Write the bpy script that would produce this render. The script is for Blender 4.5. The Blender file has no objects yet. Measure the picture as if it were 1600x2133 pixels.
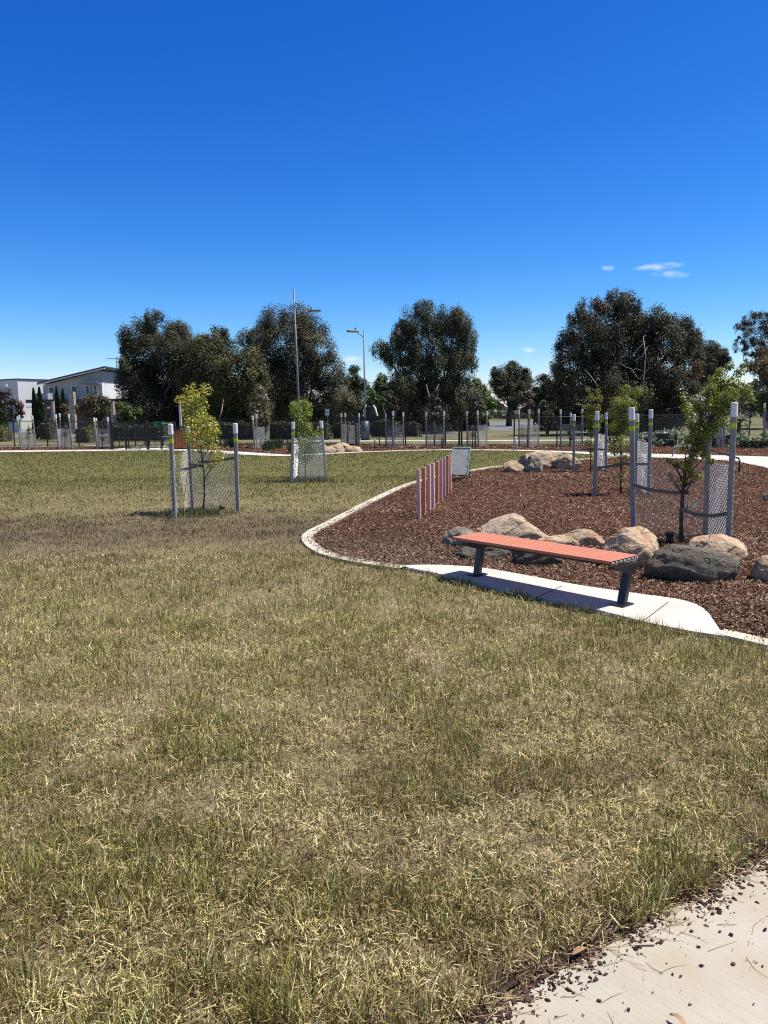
import bpy, math, random
import numpy as np
from mathutils import Vector, Matrix, noise
from mathutils.geometry import tessellate_polygon
R = math.radians
random.seed(7); rng = np.random.default_rng(7)
scene = bpy.context.scene
col = scene.collection
# ------------------------------------------------------------------ camera
CAMH = 1.65
PITCH, ROLL = R(7.4), R(-0.6)
cam_d = bpy.data.cameras.new('camera'); cam = bpy.data.objects.new('camera', cam_d); col.objects.link(cam)
CM = Matrix.Rotation(R(90) - PITCH, 4, 'X') @ Matrix.Rotation(ROLL, 4, 'Z')
cam.matrix_world = Matrix.Translation((0, 0, CAMH)) @ CM
cam_d.sensor_fit = 'VERTICAL'; cam_d.sensor_height = 24; cam_d.sensor_width = 18
FPX = 1603.0
cam_d.lens = 24 * FPX / 2133
cam_d.clip_start = 0.05; cam_d.clip_end = 6000
scene.camera = cam
# ------------------------------------------------------------------ light
SUN_EL, SUN_AZ = 63.0, 86.0        # azimuth clockwise from +Y (the view direction)
sd = Vector((math.sin(R(SUN_AZ)) * math.cos(R(SUN_EL)), math.cos(R(SUN_AZ)) * math.cos(R(SUN_EL)), math.sin(R(SUN_EL))))
sun_d = bpy.data.lights.new('sun', 'SUN'); sun = bpy.data.objects.new('sun', sun_d); col.objects.link(sun)
sun_d.energy = 5.0; sun_d.angle = R(0.5); sun_d.color = (1.0, 0.96, 0.90)
sun.rotation_euler = sd.to_track_quat('Z', 'Y').to_euler()
sun.location = (20, 10, 40)
scene.view_settings.view_transform = 'Standard'; scene.view_settings.look = 'None'
scene.view_settings.exposure = 0.42; scene.view_settings.gamma = 1
scene.cycles.transparent_max_bounces = 16
scene.cycles.max_bounces = 6
scene.cycles.use_denoising = False
scene.cycles.pixel_filter_type = 'BLACKMAN_HARRIS'; scene.cycles.filter_width = 1.15

def ray(px, py):
    v = Vector(((px - 800) / FPX, -(py - 1066.5) / FPX, -1.0))
    return CM.to_3x3() @ v
def at(px, py, D):
    d = ray(px, py); t = D / d.y
    return Vector((d.x * t, D, CAMH + d.z * t))
def P(px, py, z=0.0):
    d = ray(px, py); t = (z - CAMH) / d.z
    return Vector((d.x * t, d.y * t, z))

w = bpy.data.worlds.new('World'); scene.world = w; w.use_nodes = True
nt = w.node_tree; nt.nodes.clear()
def N(t, kind, **kw):
    n = t.nodes.new(kind)
    for k, v in kw.items(): setattr(n, k, v)
    return n
sky = N(nt, 'ShaderNodeTexSky', sky_type='NISHITA')
sky.sun_disc = False; sky.sun_elevation = R(SUN_EL); sky.sun_rotation = R(SUN_AZ)
sky.altitude = 600; sky.air_density = 1.0; sky.dust_density = 0.25; sky.ozone_density = 3.0
hsv = N(nt, 'ShaderNodeHueSaturation'); hsv.inputs['Saturation'].default_value = 1.25; hsv.inputs['Value'].default_value = 1.0
nt.links.new(sky.outputs[0], hsv.inputs['Color'])
bg = N(nt, 'ShaderNodeBackground'); bg.inputs[1].default_value = 0.11
out = N(nt, 'ShaderNodeOutputWorld')
tc = N(nt, 'ShaderNodeTexCoord')
def vmath(t, op, a, b=None):
    n = N(t, 'ShaderNodeVectorMath', operation=op)
    for i, x in enumerate((a, b)):
        if x is None: continue
        if isinstance(x, (tuple, Vector)): n.inputs[i].default_value = tuple(x)
        else: t.links.new(x, n.inputs[i])
    return n
def fmath(t, op, a, b=None, clamp=False):
    n = N(t, 'ShaderNodeMath', operation=op); n.use_clamp = clamp
    for i, x in enumerate((a, b)):
        if x is None: continue
        if isinstance(x, (int, float)): n.inputs[i].default_value = x
        else: t.links.new(x, n.inputs[i])
    return n.outputs[0]
cn = N(nt, 'ShaderNodeTexNoise'); cn.inputs['Scale'].default_value = 75; cn.inputs['Detail'].default_value = 5
cmp_ = N(nt, 'ShaderNodeMapping'); cmp_.inputs['Scale'].default_value = (1, 1, 2.2)
nt.links.new(tc.outputs['Generated'], cmp_.inputs[0]); nt.links.new(cmp_.outputs[0], cn.inputs['Vector'])
csum = None
for (cx, cy, hw, hh, tilt, dens) in ((1372, 555, 46, 7, .10, .48), (1397, 571, 36, 7, -.03, .32), (1267, 558, 13, 6, 0, .40),
                                     (1101, 729, 15, 6, 0, .62), (735, 751, 26, 9, 0, .6), (650, 741, 14, 4, 0, .2)):
    d0 = ray(cx, cy).normalized(); tx = (ray(cx + 50, cy - 50 * tilt).normalized() - d0).normalized(); ty = d0.cross(tx)
    dd = vmath(nt, 'SUBTRACT', tc.outputs['Generated'], d0).outputs[0]
    u = fmath(nt, 'DIVIDE', vmath(nt, 'DOT_PRODUCT', dd, tx).outputs['Value'], hw / FPX)
    v = fmath(nt, 'DIVIDE', vmath(nt, 'DOT_PRODUCT', dd, ty).outputs['Value'], hh / FPX)
    r2 = fmath(nt, 'ADD', fmath(nt, 'MULTIPLY', u, u), fmath(nt, 'MULTIPLY', v, v))
    m = fmath(nt, 'SUBTRACT', 1.15, r2, clamp=True)
    m = fmath(nt, 'MULTIPLY', m, dens)
    csum = m if csum is None else fmath(nt, 'ADD', csum, m, clamp=True)
cn2 = fmath(nt, 'MULTIPLY', fmath(nt, 'SUBTRACT', cn.outputs['Fac'], 0.34), 4.0, clamp=True)
cm = fmath(nt, 'MULTIPLY', csum, cn2, clamp=True)
sep = N(nt, 'ShaderNodeSeparateColor'); nt.links.new(hsv.outputs[0], sep.inputs[0]); cmb = N(nt, 'ShaderNodeCombineColor')
for i_, (a_, p_) in enumerate(((1.305, 1.72), (1.027, 1.35), (1.12, 1.05))):     # deep, saturated blue of a dry clear sky
    nt.links.new(fmath(nt, 'MULTIPLY', fmath(nt, 'POWER', fmath(nt, 'MULTIPLY', sep.outputs[i_], .11), p_), a_ / .11), cmb.inputs[i_])
# above the camera's view the sky is dimmed and greyed to cut blue fill light
hs2 = N(nt, 'ShaderNodeHueSaturation'); hs2.inputs['Saturation'].default_value = .25; hs2.inputs['Value'].default_value = .30
nt.links.new(sky.outputs[0], hs2.inputs['Color'])
sxyz = N(nt, 'ShaderNodeSeparateXYZ'); nt.links.new(tc.outputs['Generated'], sxyz.inputs[0])
mr = N(nt, 'ShaderNodeMapRange', interpolation_type='SMOOTHSTEP'); mr.inputs['From Min'].default_value = .46; mr.inputs['From Max'].default_value = .72
nt.links.new(sxyz.outputs[2], mr.inputs['Value'])
mz = N(nt, 'ShaderNodeMix', data_type='RGBA'); nt.links.new(mr.outputs[0], mz.inputs['Factor']); nt.links.new(cmb.outputs[0], mz.inputs['A']); nt.links.new(hs2.outputs[0], mz.inputs['B'])
graded = mz.outputs['Result']
mx = N(nt, 'ShaderNodeMix', data_type='RGBA'); mx.inputs['B'].default_value = (6.5, 7.2, 8.2, 1)
nt.links.new(cm, mx.inputs['Factor']); nt.links.new(graded, mx.inputs['A'])
nt.links.new(mx.outputs['Result'], bg.inputs[0]); nt.links.new(bg.outputs[0], out.inputs[0])

# ------------------------------------------------------------------ materials
def newmat(name):
    m = bpy.data.materials.new(name); m.use_nodes = True
    return m, m.node_tree, m.node_tree.nodes['Principled BSDF']
def ramp(t, fac, stops):
    r = N(t, 'ShaderNodeValToRGB'); e = r.color_ramp.elements
    while len(e) < len(stops): e.new(0.5)
    for i, (p, c) in enumerate(stops): e[i].position = p; e[i].color = (*c, 1)
    t.links.new(fac, r.inputs[0]); return r.outputs[0]
def noise_n(t, scale, detail=4, rough=.55, coord='Object', sc=None, off=None):
    tcn = N(t, 'ShaderNodeTexCoord'); v = tcn.outputs[coord]
    if sc or off:
        mp = N(t, 'ShaderNodeMapping')
        if sc: mp.inputs['Scale'].default_value = sc
        if off: mp.inputs['Location'].default_value = off
        t.links.new(v, mp.inputs[0]); v = mp.outputs[0]
    n = N(t, 'ShaderNodeTexNoise'); n.inputs['Scale'].default_value = scale; n.inputs['Detail'].default_value = detail
    n.inputs['Roughness'].default_value = rough
    t.links.new(v, n.inputs['Vector']); return n.outputs['Fac']
def bump(t, b, h, strength=.3, dist=.02):
    n = N(t, 'ShaderNodeBump'); n.inputs['Strength'].default_value = strength; n.inputs['Distance'].default_value = dist
    t.links.new(h, n.inputs['Height']); t.links.new(n.outputs[0], b.inputs['Normal'])
def mixc(t, f, a, b):
    n = N(t, 'ShaderNodeMix', data_type='RGBA')
    if isinstance(f, (int, float)): n.inputs['Factor'].default_value = f
    else: t.links.new(f, n.inputs['Factor'])
    for k, x in (('A', a), ('B', b)):
        if isinstance(x, tuple): n.inputs[k].default_value = (*x, 1)
        else: t.links.new(x, n.inputs[k])
    return n.outputs['Result']
def simple(name, c, rough=.6, var=.15, scale=6, metal=0, bs=0.0, coord='Object', spec=.5):
    m, t, b = newmat(name)
    f = noise_n(t, scale, 5, coord=coord)
    c1 = tuple(x * (1 - var) for x in c); c2 = tuple(min(1, x * (1 + var)) for x in c)
    t.links.new(ramp(t, f, [(.3, c1), (.7, c2)]), b.inputs['Base Color'])
    b.inputs['Roughness'].default_value = rough; b.inputs['Metallic'].default_value = metal
    b.inputs['Specular IOR Level'].default_value = spec
    if bs: bump(t, b, noise_n(t, scale * 8, 4, coord=coord), bs)
    return m
def leafmat(name, rough=.5, trans=.22, spec=.4):
    m, t, b = newmat(name)
    a = N(t, 'ShaderNodeAttribute', attribute_name='col')
    t.links.new(a.outputs['Color'], b.inputs['Base Color'])
    b.inputs['Roughness'].default_value = rough; b.inputs['Specular IOR Level'].default_value = spec
    if trans:
        tr = N(t, 'ShaderNodeBsdfTranslucent'); t.links.new(a.outputs['Color'], tr.inputs[0])
        ms = N(t, 'ShaderNodeMixShader'); ms.inputs[0].default_value = trans
        t.links.new(b.outputs[0], ms.inputs[1]); t.links.new(tr.outputs[0], ms.inputs[2])
        t.links.new(ms.outputs[0], t.nodes['Material Output'].inputs[0])
    return m
M = {}
M['leaf'] = leafmat('leaf', .5, .25, .45)
M['gum'] = leafmat('gum_leaf', .6, .10, .18)
M['grass'] = leafmat('grass_blade', .55, .3, .3)
M['chip'] = leafmat('bark_chip', .9, 0, .08)
M['bark'] = simple('dark_bark', (.07, .055, .045), .9, .4, 9, bs=.5)
M['palebark'] = simple('pale_bark', (.33, .29, .25), .8, .35, 3, bs=.3)
M['gumbark'] = simple('gum_bark', (.15, .125, .105), .85, .45, 1.5, bs=.3)
M['stake'] = simple('grey_recycled_plastic', (.27, .262, .245), .8, .12, 9)
M['cap'] = simple('white_plastic_cap', (.78, .79, .80), .4, .04, 9)
M['band'] = simple('yellow_reflective_band', (.50, .68, .0), .4, .04, 9)
M['wire'] = simple('galvanised_wire', (.50, .50, .50), .45, .08, 20, metal=.3)
M['farwire'] = simple('dull_galvanised_wire', (.21, .215, .215), .55, .08, 20, metal=.1)
M['strap'] = simple('hessian_strap', (.15, .135, .12), .9, .25, 60)
M['black'] = simple('black_powder_coat', (.012, .013, .016), .35, .2, 8)
M['blackwire'] = simple('black_wire', (.015, .016, .018), .5, .2, 8)
M['galv'] = simple('galvanised_steel', (.15, .16, .175), .5, .12, 2, metal=.3)
M['dgalv'] = simple('dark_painted_steel', (.055, .065, .10), .45, .12, 2)
M['white'] = simple('white_paint', (.72, .72, .70), .6, .04, 2)
M['render'] = simple('pale_render', (.62, .62, .61), .85, .06, .6)
M['greyrender'] = simple('grey_render', (.33, .34, .345), .85, .08, .6)
M['warmrender'] = simple('warm_grey_render', (.56, .54, .50), .85, .06, .6)
M['roof'] = simple('dark_metal_roof', (.045, .05, .055), .5, .15, 1)
M['brick'] = simple('brown_brick', (.17, .125, .10), .9, .35, 5, bs=.3)
M['buffstone'] = simple('buff_stone', (.36, .30, .24), .9, .3, 4, bs=.3)
M['glass'] = simple('dark_glass', (.012, .015, .02), .08, .2, 1)
M['green'] = simple('green_sign_paint', (.03, .28, .09), .5, .06, 4)
M['teal'] = simple('pale_teal_paint', (.30, .50, .44), .5, .1, 8)
M['pink'] = simple('pink_paint', (.78, .44, .37), .6, .10, 5)
M['orange'] = simple('orange_red_paint', (.72, .25, .12), .6, .12, 5)
M['pinktop'] = simple('pale_pink_end', (.66, .55, .52), .7, .05, 5)
M['red_timber'] = simple('red_brown_timber', (.34, .10, .045), .6, .3, 6)
M['sign'] = simple('grey_sign_back', (.30, .30, .32), .5, .1, 5)
M['wall'] = simple('brown_retaining_wall', (.13, .115, .10), .9, .2, 1)
M['pipe'] = simple('black_rubber_pipe', (.02, .02, .022), .5, .2, 10)

# board panel
m, t, b = newmat('scuffed_grey_board')
f = noise_n(t, 9, 6, .65); f2 = noise_n(t, 45, 3)
c = ramp(t, f, [(.3, (.20, .205, .20)), (.7, (.36, .36, .35))])
t.links.new(mixc(t, fmath(t, 'MULTIPLY', f2, .35), c, (.33, .33, .33)), b.inputs['Base Color']); b.inputs['Roughness'].default_value = .7
M['board'] = m
# bench boards (composite timber)
m, t, b = newmat('salmon_composite_board')
f = noise_n(t, 40, 4, sc=(.08, 1, 1)); f2 = noise_n(t, 3, 3)
c = ramp(t, f, [(.25, (.45, .145, .095)), (.75, (.56, .215, .145))])
t.links.new(mixc(t, fmath(t, 'MULTIPLY', f2, .3), c, (.62, .30, .19)), b.inputs['Base Color']); b.inputs['Roughness'].default_value = .75; b.inputs['Specular IOR Level'].default_value = .2
bump(t, b, f, .15, .004); M['bench'] = m
# concrete
def concrete(name, base, streak=False, stain=.5):
    m, t, b = newmat(name)
    f = noise_n(t, 1.4, 6, .6); f3 = noise_n(t, 90, 3)
    c = ramp(t, f, [(.28, tuple(x * .84 for x in base)), (.5, base), (.75, tuple(min(.9, x * 1.08) for x in base))])
    if streak:
        tcn = N(t, 'ShaderNodeTexCoord'); mp = N(t, 'ShaderNodeMapping'); mp.inputs['Scale'].default_value = (2.2, 80, 1); mr_ = N(t, 'ShaderNodeMapping')
        bd = P(1600, 2069) - P(1424, 1975); mr_.inputs['Rotation'].default_value = (0, 0, -math.atan2(bd.y, bd.x))
        t.links.new(tcn.outputs['Object'], mr_.inputs[0]); t.links.new(mr_.outputs[0], mp.inputs[0])
        ns = N(t, 'ShaderNodeTexNoise'); ns.inputs['Scale'].default_value = 2.0; ns.inputs['Detail'].default_value = 5
        t.links.new(mp.outputs[0], ns.inputs['Vector'])
        s = ramp(t, ns.outputs['Fac'], [(.32, (.0, .0, .0)), (.62, (1, 1, 1))])
        f4 = noise_n(t, 3.0, 4)
        c = mixc(t, fmath(t, 'MULTIPLY', fmath(t, 'SUBTRACT', 1, s), .28), c, (base[0] * .60, base[1] * .52, base[2] * .42))
        c = mixc(t, fmath(t, 'MULTIPLY', fmath(t, 'SUBTRACT', f4, .40, clamp=True), 3.0, clamp=True), c, (base[0] * .88, base[1] * .80, base[2] * .68))
        bump(t, b, ns.outputs['Fac'], .25, .003)
    sp = ramp(t, noise_n(t, 160, 2), [(.30, (1, 1, 1)), (.36, (0, 0, 0))])
    c = mixc(t, fmath(t, 'MULTIPLY', sp, .45), c, (.22, .19, .15))
    t.links.new(c, b.inputs['Base Color']); b.inputs['Roughness'].default_value = .9
    b.inputs['Specular IOR Level'].default_value = .2
    return m
M['path'] = concrete('broomed_concrete', (.435, .405, .35), True)
M['slab'] = concrete('pale_concrete', (.56, .53, .48))
M['kerb'] = concrete('kerb_concrete', (.56, .51, .42))
M['asphalt'] = simple('grey_asphalt', (.17, .17, .175), .9, .12, .6)
# lawn soil / thatch
m, t, b = newmat('dry_lawn')
fine = noise_n(t, 60, 5, .7); mid = noise_n(t, 1.1, 5, .6); big = noise_n(t, .25, 3); st = noise_n(t, 14, 5, .7)
c = ramp(t, fine, [(.28, (.06, .045, .028)), (.5, (.26, .205, .12)), (.72, (.54, .43, .26))])
g = ramp(t, st, [(.3, (.10, .11, .035)), (.7, (.25, .25, .09))])
fm = ramp(t, mid, [(.40, (0, 0, 0)), (.62, (1, 1, 1))])
c = mixc(t, fmath(t, 'MULTIPLY', fm, .5), c, g)
tcn = N(t, 'ShaderNodeTexCoord'); sx_ = N(t, 'ShaderNodeSeparateXYZ'); t.links.new(tcn.outputs['Object'], sx_.inputs[0])
yy_ = fmath(t, 'ADD', sx_.outputs[1], fmath(t, 'MULTIPLY', fmath(t, 'SUBTRACT', big, .5), 5.0))
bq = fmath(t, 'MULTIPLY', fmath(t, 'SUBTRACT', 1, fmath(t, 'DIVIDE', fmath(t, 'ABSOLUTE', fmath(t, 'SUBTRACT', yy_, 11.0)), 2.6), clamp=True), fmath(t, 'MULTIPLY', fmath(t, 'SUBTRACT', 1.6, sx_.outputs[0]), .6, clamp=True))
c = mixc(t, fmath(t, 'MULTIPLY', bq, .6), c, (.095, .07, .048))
c = mixc(t, fmath(t, 'MULTIPLY', fmath(t, 'DIVIDE', fmath(t, 'SUBTRACT', yy_, 11.0), 9.0, clamp=True), .8), c, mixc(t, fine, (.06, .065, .018), (.19, .185, .055)))
t.links.new(c, b.inputs['Base Color']); b.inputs['Roughness'].default_value = 1; b.inputs['Specular IOR Level'].default_value = .1
bump(t, b, fine, .8, .03); M['lawn'] = m
# verge beyond the fence
m, t, b = newmat('dry_verge')
mid = noise_n(t, .35, 6, .6); fine = noise_n(t, 8, 5, .7)
c = ramp(t, mid, [(.35, (.07, .085, .03)), (.5, (.16, .15, .065)), (.66, (.24, .20, .12))])
c = mixc(t, fmath(t, 'MULTIPLY', fine, .5), c, (.10, .10, .045))
t.links.new(c, b.inputs['Base Color']); b.inputs['Roughness'].default_value = 1; M['verge'] = m
# mulch
m, t, b = newmat('bark_mulch')
tcn = N(t, 'ShaderNodeTexCoord'); vo = N(t, 'ShaderNodeTexVoronoi'); vo.inputs['Scale'].default_value = 38
t.links.new(tcn.outputs['Object'], vo.inputs['Vector'])
c = ramp(t, vo.outputs['Color'], [(.1, (.030, .014, .009)), (.5, (.090, .040, .024)), (.85, (.18, .085, .05))])
c = mixc(t, fmath(t, 'MULTIPLY', noise_n(t, 1.3, 4), .3), c, (.05, .025, .018))
t.links.new(c, b.inputs['Base Color']); b.inputs['Roughness'].default_value = 1; b.inputs['Specular IOR Level'].default_value = .05
bump(t, b, vo.outputs['Distance'], .8, .03); M['mulch'] = m
# granite
def granite(name, a, bcol, dark, orange, thr=.5, off=(0, 0, 0)):
    m, t, b = newmat(name)
    oi = N(t, 'ShaderNodeObjectInfo'); tcn = N(t, 'ShaderNodeTexCoord')
    cb = N(t, 'ShaderNodeCombineXYZ'); sc_ = fmath(t, 'MULTIPLY', oi.outputs['Random'], 40.0)
    t.links.new(sc_, cb.inputs[0]); t.links.new(sc_, cb.inputs[1])
    vv = vmath(t, 'ADD', tcn.outputs['Object'], cb.outputs[0]).outputs[0]
    def nz(s, d=5, r=.6):
        n = N(t, 'ShaderNodeTexNoise'); n.inputs['Scale'].default_value = s; n.inputs['Detail'].default_value = d; n.inputs['Roughness'].default_value = r
        t.links.new(vv, n.inputs['Vector']); return n.outputs['Fac']
    big, mid, fine, speck = nz(1.9), nz(7, 6, .65), nz(38, 4, .7), nz(120, 2)
    c = mixc(t, ramp(t, mid, [(.35, (0, 0, 0)), (.65, (1, 1, 1))]), a, bcol)
    c = mixc(t, fmath(t, 'MULTIPLY', ramp(t, nz(4.5, 5, .6), [(.50, (0, 0, 0)), (.68, (1, 1, 1))]), .7), c, orange)
    c = mixc(t, fmath(t, 'MULTIPLY', ramp(t, big, [(thr, (0, 0, 0)), (thr + .06, (1, 1, 1))]), .88), c, dark)
    c = mixc(t, fmath(t, 'MULTIPLY', ramp(t, fine, [(.36, (1, 1, 1)), (.5, (0, 0, 0))]), .45), c, (.09, .07, .055))
    c = mixc(t, fmath(t, 'MULTIPLY', ramp(t, speck, [(.60, (0, 0, 0)), (.68, (1, 1, 1))]), .4), c, (.6, .55, .48))
    t.links.new(c, b.inputs['Base Color']); b.inputs['Roughness'].default_value = .9; b.inputs['Specular IOR Level'].default_value = .25
    ck = fmath(t, 'MULTIPLY', fmath(t, 'ABSOLUTE', fmath(t, 'SUBTRACT', nz(2.6, 3, .5), .5)), 55.0, clamp=True)
    c = mixc(t, fmath(t, 'MULTIPLY', fmath(t, 'SUBTRACT', 1, ck), .42), c, (.06, .045, .035)); t.links.new(c, b.inputs['Base Color'])
    mid = fmath(t, 'ADD', mid, fmath(t, 'MULTIPLY', ck, .35))
    h = fmath(t, 'ADD', fmath(t, 'MULTIPLY', mid, 1.0), fmath(t, 'MULTIPLY', fine, .4))
    bump(t, b, h, .9, .05); return m
M['tan'] = granite('tan_granite', (.52, .36, .22), (.66, .51, .36), (.19, .18, .16), (.46, .22, .10), .60)
M['mixed'] = granite('stained_granite', (.42, .31, .20), (.56, .44, .32), (.23, .21, .17), (.46, .23, .10), .54)
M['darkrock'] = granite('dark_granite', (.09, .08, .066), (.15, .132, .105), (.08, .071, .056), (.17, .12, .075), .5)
M['greyrock'] = granite('grey_granite', (.27, .235, .185), (.38, .335, .27), (.17, .16, .14), (.34, .24, .14), .52)

# ------------------------------------------------------------------ object helpers
WO = {}
def tag(o, label=None, cat=None, group=None, kind=None):
    if label: o['label'] = label
    if cat: o['category'] = cat
    if group: o['group'] = group
    if kind: o['kind'] = kind
    return o
def empty(name, loc, label, cat, group=None):
    o = bpy.data.objects.new(name, None); col.objects.link(o); o.location = loc; o.empty_display_size = .2
    WO[o.name] = Vector(loc); return tag(o, label, cat, group)
def link_mesh(name, me, parent=None, origin=None, mat=None):
    o = bpy.data.objects.new(name, me); col.objects.link(o)
    if mat: me.materials.append(mat)
    if parent is not None: o.parent = parent; WO[o.name] = WO[parent.name]
    else: o.location = origin or (0, 0, 0); WO[o.name] = Vector(origin or (0, 0, 0))
    return o
class MB:
    def __init__(s): s.v = []; s.f = []
    def add(s, vs, fs):
        k = len(s.v); s.v += [tuple(x) for x in vs]; s.f += [tuple(i + k for i in f) for f in fs]; return s
    def box(s, c, d, rz=0, M3=None):
        c = Vector(c); hx, hy, hz = d[0] / 2, d[1] / 2, d[2] / 2
        rot = M3 or Matrix.Rotation(rz, 3, 'Z')
        vs = [c + rot @ Vector((x * hx, y * hy, z * hz)) for z in (-1, 1) for x, y in ((-1, -1), (1, -1), (1, 1), (-1, 1))]
        return s.add(vs, [(3, 2, 1, 0), (4, 5, 6, 7), (0, 1, 5, 4), (1, 2, 6, 5), (2, 3, 7, 6), (3, 0, 4, 7)])
    def bar(s, a, b, wx, wy=None, up=(0, 1, 0), ch=0.0):
        a, b = Vector(a), Vector(b); wy = wy or wx
        z = (b - a).normalized(); x = Vector(up).cross(z)
        if x.length < 1e-4: x = Vector((1, 0, 0)).cross(z)
        x.normalize(); y = z.cross(x)
        if ch:
            hx, hy = wx / 2, wy / 2
            pts = [(hx - ch, -hy), (hx, -hy + ch), (hx, hy - ch), (hx - ch, hy), (-hx + ch, hy), (-hx, hy - ch), (-hx, -hy + ch), (-hx + ch, -hy)]
        else: pts = [(wx / 2, -wy / 2), (wx / 2, wy / 2), (-wx / 2, wy / 2), (-wx / 2, -wy / 2)]
        n = len(pts)
        vs = [p + x * u + y * v for p in (a, b) for u, v in pts]
        return s.add(vs, [tuple(reversed(range(n))), tuple(range(n, 2 * n))] + [(i, (i + 1) % n, n + (i + 1) % n, n + i) for i in range(n)])
    def tube(s, pts, rad, n=8):
        pts = [Vector(p) for p in pts]; rr = rad if isinstance(rad, (list, tuple)) else [rad] * len(pts)
        k0 = len(s.v); prev = Vector((1, 0, 0))
        for i, p in enumerate(pts):
            d = (pts[min(i + 1, len(pts) - 1)] - pts[max(i - 1, 0)]).normalized()
            x = prev - d * prev.dot(d)
            if x.length < .05: x = Vector((0, 1, 0)) - d * d.y
            x.normalize(); prev = x; y = d.cross(x)
            for j in range(n):
                a = 2 * math.pi * j / n; s.v.append(tuple(p + (x * math.cos(a) + y * math.sin(a)) * rr[i]))
        for i in range(len(pts) - 1):
            for j in range(n):
                j2 = (j + 1) % n; s.f.append((k0 + i * n + j, k0 + i * n + j2, k0 + (i + 1) * n + j2, k0 + (i + 1) * n + j))
        s.f.append(tuple(k0 + j for j in reversed(range(n)))); s.f.append(tuple(k0 + (len(pts) - 1) * n + j for j in range(n)))
        return s
    def build(s, name, mat, parent=None, origin=None, smooth=False, bevel=0):
        o0 = WO[parent.name] if parent is not None else Vector(origin or (0, 0, 0))
        me = bpy.data.meshes.new(name)
        me.from_pydata([(x - o0.x, y - o0.y, z - o0.z) for x, y, z in s.v], [], s.f)
        if smooth: me.shade_smooth()
        o = link_mesh(name, me, parent, origin, mat)
        if bevel:
            bm = o.modifiers.new('bevel', 'BEVEL'); bm.width = bevel; bm.segments = 2; bm.limit_method = 'ANGLE'
        return o
def np_mesh(name, V, k, mat, cols=None, parent=None, origin=None):
    """V: (n,k,3) one k-gon per row"""
    o0 = WO[parent.name] if parent is not None else Vector(origin or (0, 0, 0))
    n = V.shape[0]; me = bpy.data.meshes.new(name)
    me.vertices.add(n * k); me.vertices.foreach_set('co', (V.reshape(-1, 3) - np.array(o0)).astype(np.float32).ravel())
    me.loops.add(n * k); me.loops.foreach_set('vertex_index', np.arange(n * k, dtype=np.int32))
    me.polygons.add(n); me.polygons.foreach_set('loop_start', (np.arange(n) * k).astype(np.int32)); me.polygons.foreach_set('loop_total', np.full(n, k, np.int32))
    me.update(calc_edges=True)
    if cols is not None:
        a = me.color_attributes.new('col', 'FLOAT_COLOR', 'POINT')
        c = np.ones((n, k, 4), np.float32); c[:, :, :3] = cols[:, None, :]
        a.data.foreach_set('color', c.ravel())
    return link_mesh(name, me, parent, origin, mat)
def poly_obj(name, pts, z, mat, th=0.0, **tg):
    P3 = [Vector((p[0], p[1], z)) for p in pts]
    tris = tessellate_polygon([P3]); n = len(P3); f = []
    for a, b_, c in tris:
        nn = (P3[b_] - P3[a]).cross(P3[c] - P3[a]); f.append((a, b_, c) if nn.z > 0 else (c, b_, a))
    v = [tuple(p) for p in P3]
    if th:
        v += [(p.x, p.y, z - th) for p in P3]; f += [(i, (i + 1) % n, n + (i + 1) % n, n + i) for i in range(n)]
    me = bpy.data.meshes.new(name); me.from_pydata(v, [], f); me.validate()
    return tag(link_mesh(name, me, None, None, mat), **tg)
def inpoly(X, Y, pts):
    ins = np.zeros(X.shape, bool); j = len(pts) - 1
    for i in range(len(pts)):
        xi, yi = pts[i][0], pts[i][1]; xj, yj = pts[j][0], pts[j][1]
        c = ((yi > Y) != (yj > Y)) & (X < (xj - xi) * (Y - yi) / (yj - yi + 1e-12) + xi); ins ^= c; j = i
    return ins
def smooth_pts(pts, n=6):
    out_ = []; m_ = len(pts)
    for i in range(m_ - 1):
        p0 = pts[max(i - 1, 0)]; p1 = pts[i]; p2 = pts[i + 1]; p3 = pts[min(i + 2, m_ - 1)]
        for k in range(n):
            t_ = k / n
            out_.append(tuple(.5 * ((2 * p1[j]) + (-p0[j] + p2[j]) * t_ + (2 * p0[j] - 5 * p1[j] + 4 * p2[j] - p3[j]) * t_ ** 2 + (-p0[j] + 3 * p1[j] - 3 * p2[j] + p3[j]) * t_ ** 3) for j in range(2)))
    out_.append(tuple(pts[-1])); return out_
def G(pp): return [P(x, y) for x, y in pp]

# ------------------------------------------------------------------ the ground
big = [(-900, -60), (900, -60), (900, 2500), (-900, 2500)]
poly_obj('ground', big, -0.012, M['verge'], kind='structure')
upper = [(-500, 945), (-300, 943.2), (0, 939.2), (100, 938.2), (230, 936.8), (262, 935.5), (345, 934.2), (400, 936), (450, 938.5), (500, 941.5), (550, 945), (600, 947.9), (660, 945.9), (740, 941.8), (850, 938.0), (940, 936.7), (1050, 937.2), (1100, 938), (1150, 939.5), (1200, 941.3), (1260, 943.3), (1300, 944.5), (1340, 945.5), (1400, 947), (1530, 950), (1600, 952), (1900, 960)]
lower = [(-500, 950), (-300, 947.2), (0, 942.4), (100, 941.4), (230, 939.8), (262, 939), (345, 938.5), (400, 940), (450, 943.8), (500, 947.3), (550, 950), (600, 951.0), (660, 948.0), (740, 943.6), (850, 939.5), (940, 938.2), (1050, 939.0), (1100, 940.0), (1150, 942.6), (1200, 945), (1260, 949), (1300, 951.8)]
kerbL = [(1300, 951.8), (1215, 958), (1130, 965), (1040, 973), (985, 981), (930, 990), (870, 1005), (830, 1019), (780, 1043), (730, 1069), (685, 1093), (655, 1108), (640, 1122), (648, 1138), (675, 1155), (720, 1168), (775, 1178), (840, 1187)]
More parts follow.
